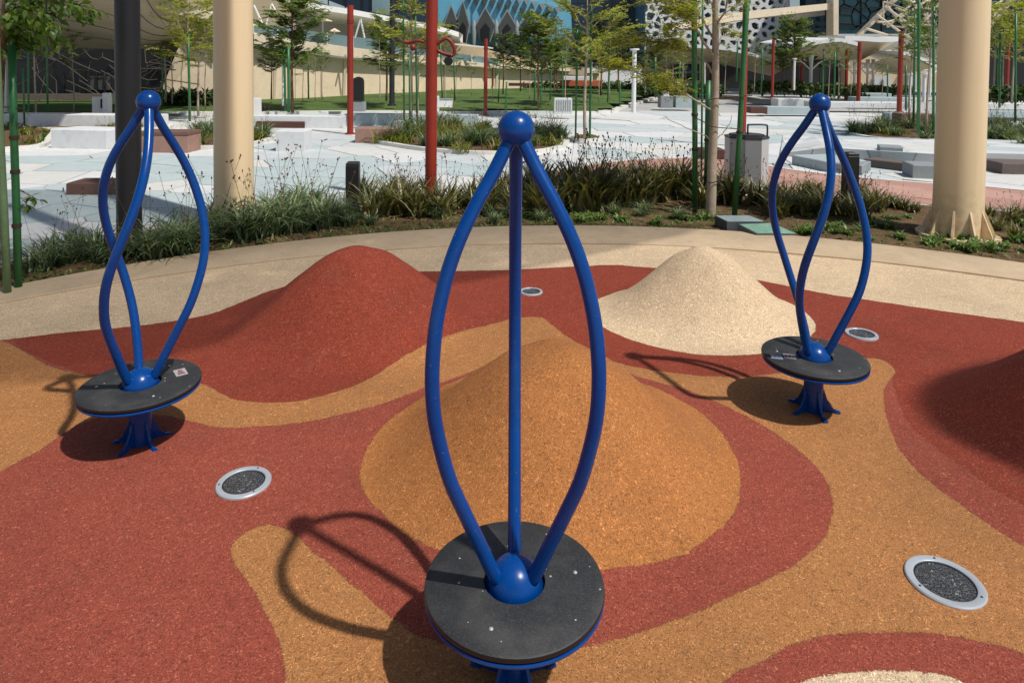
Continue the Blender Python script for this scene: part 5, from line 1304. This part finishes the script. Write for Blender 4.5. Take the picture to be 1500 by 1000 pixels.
# white perforated screen building
t = thing('lattice_building', 'building wrapped in a white perforated screen right of centre', 'building', (15, 50, 0)); Yb = 50
pslab([(944, -90), (1155, -90), (1155, 92), (944, 92)], Yb + 1.2, 6, 'wall', simple('pale_blue_glass', lin(96, 128, 150), .15, .3, .3), t)
r = random.Random(9); sd = [(x + r.uniform(-4.4, 4.4), y + r.uniform(-4.4, 4.4)) for x in range(940, 1162, 12) for y in range(-70, 96, 12)]
mb = MB()
for c in voronoi(sd, 20):
    if len(c) < 3: continue
    cx = sum(p[0] for p in c) / len(c); cy = sum(p[1] for p in c) / len(c)
    if not 944 < cx < 1155: continue
    c = [(min(max(p[0], 944), 1155), p[1]) for p in c]
    k = r.uniform(.5, .72)
    inn = [(cx + (p[0] - cx) * k, cy + (p[1] - cy) * k) for p in c]
    n_ = len(c); O = [D(p[0], p[1], Yb) for p in c]; I = [D(p[0], p[1], Yb) for p in inn]; I2 = [p + Vector((0, .3, 0)) for p in I]
    mb.add([tuple(p) for p in O + I + I2], [(i, (i + 1) % n_, n_ + (i + 1) % n_, n_ + i) for i in range(n_)] + [(n_ + i, n_ + (i + 1) % n_, 2 * n_ + (i + 1) % n_, 2 * n_ + i) for i in range(n_)])
mb.build('screen', M['white_paint'], t)
pslab([(1152, -90), (1157, -90), (1157, 88), (1152, 88)], Yb - .2, 1, 'corner_trim', M['white_paint'], t)

# bridge, brown block, dark teal cube
t = thing('footbridge', 'beige bridge beam crossing in front of the white screen', 'bridge', (18, 44, 4))
mb = MB(); a = [D(985, 34, 40), D(1100, 16, 42), D(1222, 4.5, 44)]; b = [D(985, 44, 40), D(1100, 27.5, 42), D(1222, 13.5, 44)]
vs = [tuple(p) for p in b] + [tuple(p) for p in a] + [(p.x, p.y + 2.5, p.z) for p in a] + [(p.x, p.y + 2.5, p.z) for p in b]
mb.add(vs, [(q * 3 + i, q * 3 + i + 1, ((q + 1) % 4) * 3 + i + 1, ((q + 1) % 4) * 3 + i) for q in range(4) for i in range(2)]); mb.build('beam', M['sandlight'], t)
pslab([(1152, 21), (1224, 14), (1224, 21), (1152, 29)], 46, .5, 'white_strip', M['white_paint'], t)
t = thing('brown_building', 'brown stone building seen below the footbridge', 'building', (22, 60, 0))
pslab([(1150, 27), (1226, 21), (1226, 95), (1150, 95)], 60, 5, 'wall', M['brownstone'], t)
for i in range(7):
    for j in range(3):
        x = 1160 + i * 9; y = 29 + j * 9; pslab([(x, y), (x + 4.5, y), (x + 4.5, y + 5.5), (x, y + 5.5)], 59.85, .3, 'window', M['grey_dark_facet'], t)
t = thing('teal_cube_building', 'dark teal glass box building at upper right with web patterned glazing', 'building', (28, 44, 0)); Yb = 44
pslab([(1221, -90), (1228.5, -90), (1228.5, 52), (1221, 52)], Yb - .4, 1, 'corner_post', M['sandlight'], t)
pslab([(1229, -90), (1560, -90), (1560, 50), (1229, 50)], Yb, 6, 'wall', M['glass_teal'], t)
r = random.Random(14); mb = MB()
for c in voronoi([(x + r.uniform(-8, 8), y + r.uniform(-7, 7)) for x in range(1225, 1560, 19) for y in range(-50, 60, 16)], 34):
    for i in range(len(c)):
        p, q = c[i], c[(i + 1) % len(c)]
        if min(p[0], q[0]) > 1229 and max(p[1], q[1]) < 50: mb.tube([D(p[0], p[1], Yb - .02), D(q[0], q[1], Yb - .02)], .045, 4, False)
mb.build('glazing_web', M['glass_line'], t, kind='stuff')
for j, y in enumerate((-16, 11, 37)):
    pslab([(1229, y), (1560, y - 3), (1560, y - 2), (1229, y + 1)], Yb - .12, .1, 'transom', M['glass_line'], t)
for i in range(10):
    x = 1262 + i * 30; pslab([(x, -90), (x + .9, -90), (x + .9, 50), (x, 50)], Yb - .1, .1, 'mullion', M['glass_line'], t)
pslab([(1425, 50), (1560, 50), (1560, 130), (1425, 130)], Yb + .5, 3, 'dark_opening', M['void'], t)
pslab([(1425, 125), (1560, 125), (1560, 140), (1425, 140)], 40, .3, 'parapet', M['grey_dark_facet'], t)
for a_, b_, q in [((1312, -2), (1256, 53), 1), ((1490, -10), (1428, 62), 2)]:
    mb = MB(); mb.slab([D(a_[0], a_[1], 36), D(a_[0] + 6, a_[1], 36), D(b_[0] + 6, b_[1], 36), D(b_[0], b_[1], 36)], .4); mb.build('brace', M['beige_paint'], t)
mb = MB()
W = lambda x, y: D(x, y, 35.5)
for p in [[(1268, 42), (1300, 52)], [(1284, 22), (1333, 58)], [(1296, 10), (1345, 46)], [(1325, -6), (1347, 14)], [(1340, 2), (1300, 40)], [(1360, 0), (1310, 30), (1285, 32)], [(1345, 60), (1300, 10)], [(1318, 62), (1365, 20), (1380, -8)], [(1330, 70), (1370, 50), (1385, 20)], [(1362, -10), (1358, 30), (1372, 60)], [(1320, 40), (1345, 36), (1375, 40)], [(1312, 12), (1340, 20), (1378, 8)], [(1345, 0), (1362, 40)], [(1333, 58), (1350, 52), (1378, 58)], [(1438, 20), (1470, 0)], [(1440, 8), (1458, 20), (1438, 40)], [(1440, 30), (1465, 14)], [(1440, 0), (1475, -8)]]:
    mb.tube(catmull([W(x, y) for x, y in p], 4, False), .07, 5)
r = random.Random(6)
for c in voronoi([(x + r.uniform(-6, 6), y + r.uniform(-5, 5)) for x in range(1322, 1392, 15) for y in range(-8, 86, 13)], 22):
    for i in range(len(c)):
        if r.random() < .8: mb.tube([W(*c[i]), W(*c[(i + 1) % len(c)])], .045, 4, False)
mb.build('branching_frame', M['beige_paint'], t, 'all', kind='stuff')

# white canopies
def canopy(label, top, thick, Y, dep, cols, fall=.5, px0=None):
    c = D(sum(p[0] for p in top) / len(top), 110, Y); t = thing('canopy', label, 'canopy', (c.x, Y, 0), 'white plaza canopies')
    pts = catmull([D(x, y, Y) for x, y in top], 3, False); m_ = len(pts); mb = MB(); tk = thick * mpp(Y)
    vs = [tuple(p) for p in pts] + [(p.x, p.y, p.z - tk) for p in pts] + [(p.x, p.y + .25, p.z - tk) for p in pts] + [(p.x + .3, p.y + dep, p.z + .3) for p in pts]
    mb.add(vs, [(m_ + i, m_ + i + 1, i + 1, i) for i in range(m_ - 1)] + [(3 * m_ + i, i, i + 1, 3 * m_ + i + 1) for i in range(m_ - 1)] + [(0, m_, 2 * m_, 3 * m_), (4 * m_ - 1, 3 * m_ - 1, 2 * m_ - 1, m_ - 1)]); mb.build('roof', M['white_paint'], t, True)
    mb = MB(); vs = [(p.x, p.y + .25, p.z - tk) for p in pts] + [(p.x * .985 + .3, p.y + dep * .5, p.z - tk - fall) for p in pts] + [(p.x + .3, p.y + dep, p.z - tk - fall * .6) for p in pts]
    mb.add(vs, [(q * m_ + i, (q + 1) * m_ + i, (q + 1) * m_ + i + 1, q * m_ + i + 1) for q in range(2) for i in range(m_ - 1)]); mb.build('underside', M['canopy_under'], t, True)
    for x, yb, yt, w_ in cols:
        g = D(x, yb, Y + dep * .35); h = D(x, yt, Y + dep * .35).z; mb = MB(); mb.tube([(g.x, g.y, g.z), (g.x, g.y, h - .2), (g.x, g.y, h + .4)], [w_ * mpp(Y) / 2, w_ * mpp(Y) / 2, w_ * mpp(Y) * .9], 10); mb.build('column', M['white_paint'], t, True)
        for sg in (-1, 1):
            mb = MB(); mb.tube([(g.x, g.y, h - .45), (g.x + sg * .35, g.y, h - .1), (g.x + sg * .8, g.y, h + .15)], .035, 5); mb.build('brace', M['white_paint'], t, True)
canopy('white folded canopy above a single white column, left of the red post pair', [(1174, 66), (1178, 64), (1205, 58.5), (1228, 56), (1240, 58), (1258, 62.5)], 5.5, 31, 6, [(1187, 135, 90, 5)])
canopy('wide white canopy between the red post pair and the tall red post', [(1238, 53), (1262, 53), (1290, 55), (1316, 54)], 7, 34, 7, [(1270, 132, 98, 3.5), (1278, 130, 98, 3), (1251, 130, 98, 4)], fall=.9)
canopy('white canopy sloping down behind the green stakes left of the right column', [(1321, 76), (1335, 78), (1350, 84), (1372, 95)], 4.5, 33, 6, [(1362, 140, 100, 3)], fall=.4)
canopy('long low curved white canopy behind the litter bin', [(955, 66), (985, 65), (1020, 66), (1060, 69), (1090, 75), (1125, 84), (1160, 92)], 4.5, 36, 6, [(1000, 128, 84, 3)], fall=.6)
# kiosks under the canopies
t = thing('kiosk', 'beige kiosk with a teal framed window under the low curved canopy', 'kiosk', (8, 40, 0))
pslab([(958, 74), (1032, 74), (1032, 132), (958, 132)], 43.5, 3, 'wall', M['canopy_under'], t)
w_ = pslab([(985, 94), (1024, 94), (1024, 118), (985, 118)], 43.3, .15, 'window', M['glass_dark'], t); pslab([(985, 105), (1024, 105), (1024, 107), (985, 107)], 43.25, .05, 'frame', M['teal'], w_)
pslab([(993, 118.5), (1032, 118.5), (1032, 131), (993, 131)], 41, .5, 'counter', M['sandwall'], t)
pslab([(1040, 78), (1160, 94), (1160, 130), (1040, 130)], 44, 1, 'dark_opening', M['void'], t)
t = thing('pavilion', 'beige pavilion with grey doors under the wide white canopy', 'building', (21, 43, 0))
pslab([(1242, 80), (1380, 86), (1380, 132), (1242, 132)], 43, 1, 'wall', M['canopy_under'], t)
pslab([(1281, 111), (1305, 111), (1305, 130), (1281, 130)], 42.8, .1, 'door', M['bin_grey'], t)
pslab([(1292, 117), (1294, 117), (1294, 128), (1292, 128)], 42.7, .05, 'handle', M['black'], t)
pslab([(1326, 99), (1341, 99), (1341, 108), (1326, 108)], 42.6, .2, 'screen', M['black'], t)
pslab([(1330, 110), (1345, 110), (1345, 130), (1330, 130)], 42.8, .1, 'door', M['bin_grey'], t)
pslab([(1170, 92), (1240, 84), (1240, 130), (1170, 130)], 44, 1, 'dark_opening', M['void'], t)
# orange planter wall and far low walls
block(822, 880, 118, 126, 1, 'orange_wall', 'planter_wall', 'orange planter wall behind the tall thin tree', 'wall', None, Y=34)
block(826, 868, 112, 118, .6, 'white_paint', 'planter_wall', 'white low wall above the orange one', 'wall', None, Y=36)
block(745, 775, 122, 126, .5, 'timber_dark', 'slab_bench', 'dark bench at the foot of the far sand wall', 'bench', 'timber benches', Y=35)

# far hedges
def hedge(px0, px1, yt, yb, Y, lb, n=900):
    a, b_ = D(px0, yb, Y), D(px1, yt, Y); mb = MB(); r = random.Random(int(px0))
    for k in range(n):
        p = (r.uniform(a.x, b_.x), Y + r.uniform(-.7, .7), a.z + (b_.z - a.z) * (r.random() ** .8)); dd = rv(r, 1); leaf_quads(mb, p, dd, Vector((0, 0, 1)), r.uniform(.14, .3), r.uniform(.05, .09))
    o = mb.build('hedge', M['hedge']); tag(o, lb, 'hedge', 'clipped far hedges')
hedge(1095, 1180, 122, 134, 32, 'long clipped hedge on the far plaza left of the canopy column', 1300)
hedge(1175, 1262, 127, 139, 31, 'clipped hedge in front of the red post pair', 1300)
hedge(1262, 1330, 128, 136, 36, 'narrow hedge in front of the pavilion doors', 800)
hedge(935, 1060, 126, 138, 33, 'hedge below the beige kiosk', 1500)
hedge(760, 935, 122, 131, 38, 'dark hedge along the back of the lawn', 1800)
hedge(1438, 1540, 130, 146, 24, 'brown green hedge right of the right cream column', 1300)
hedge(235, 320, 136, 150, 25.5, 'low hedge at the foot of the sand wall left of the left cream column', 900)

# ------------------------------------------------------------------ drop plant patterns that found no place
for k, p in protos.items():
    if k not in used:
        for ch in list(p.children): bpy.data.objects.remove(ch)
        bpy.data.objects.remove(p)
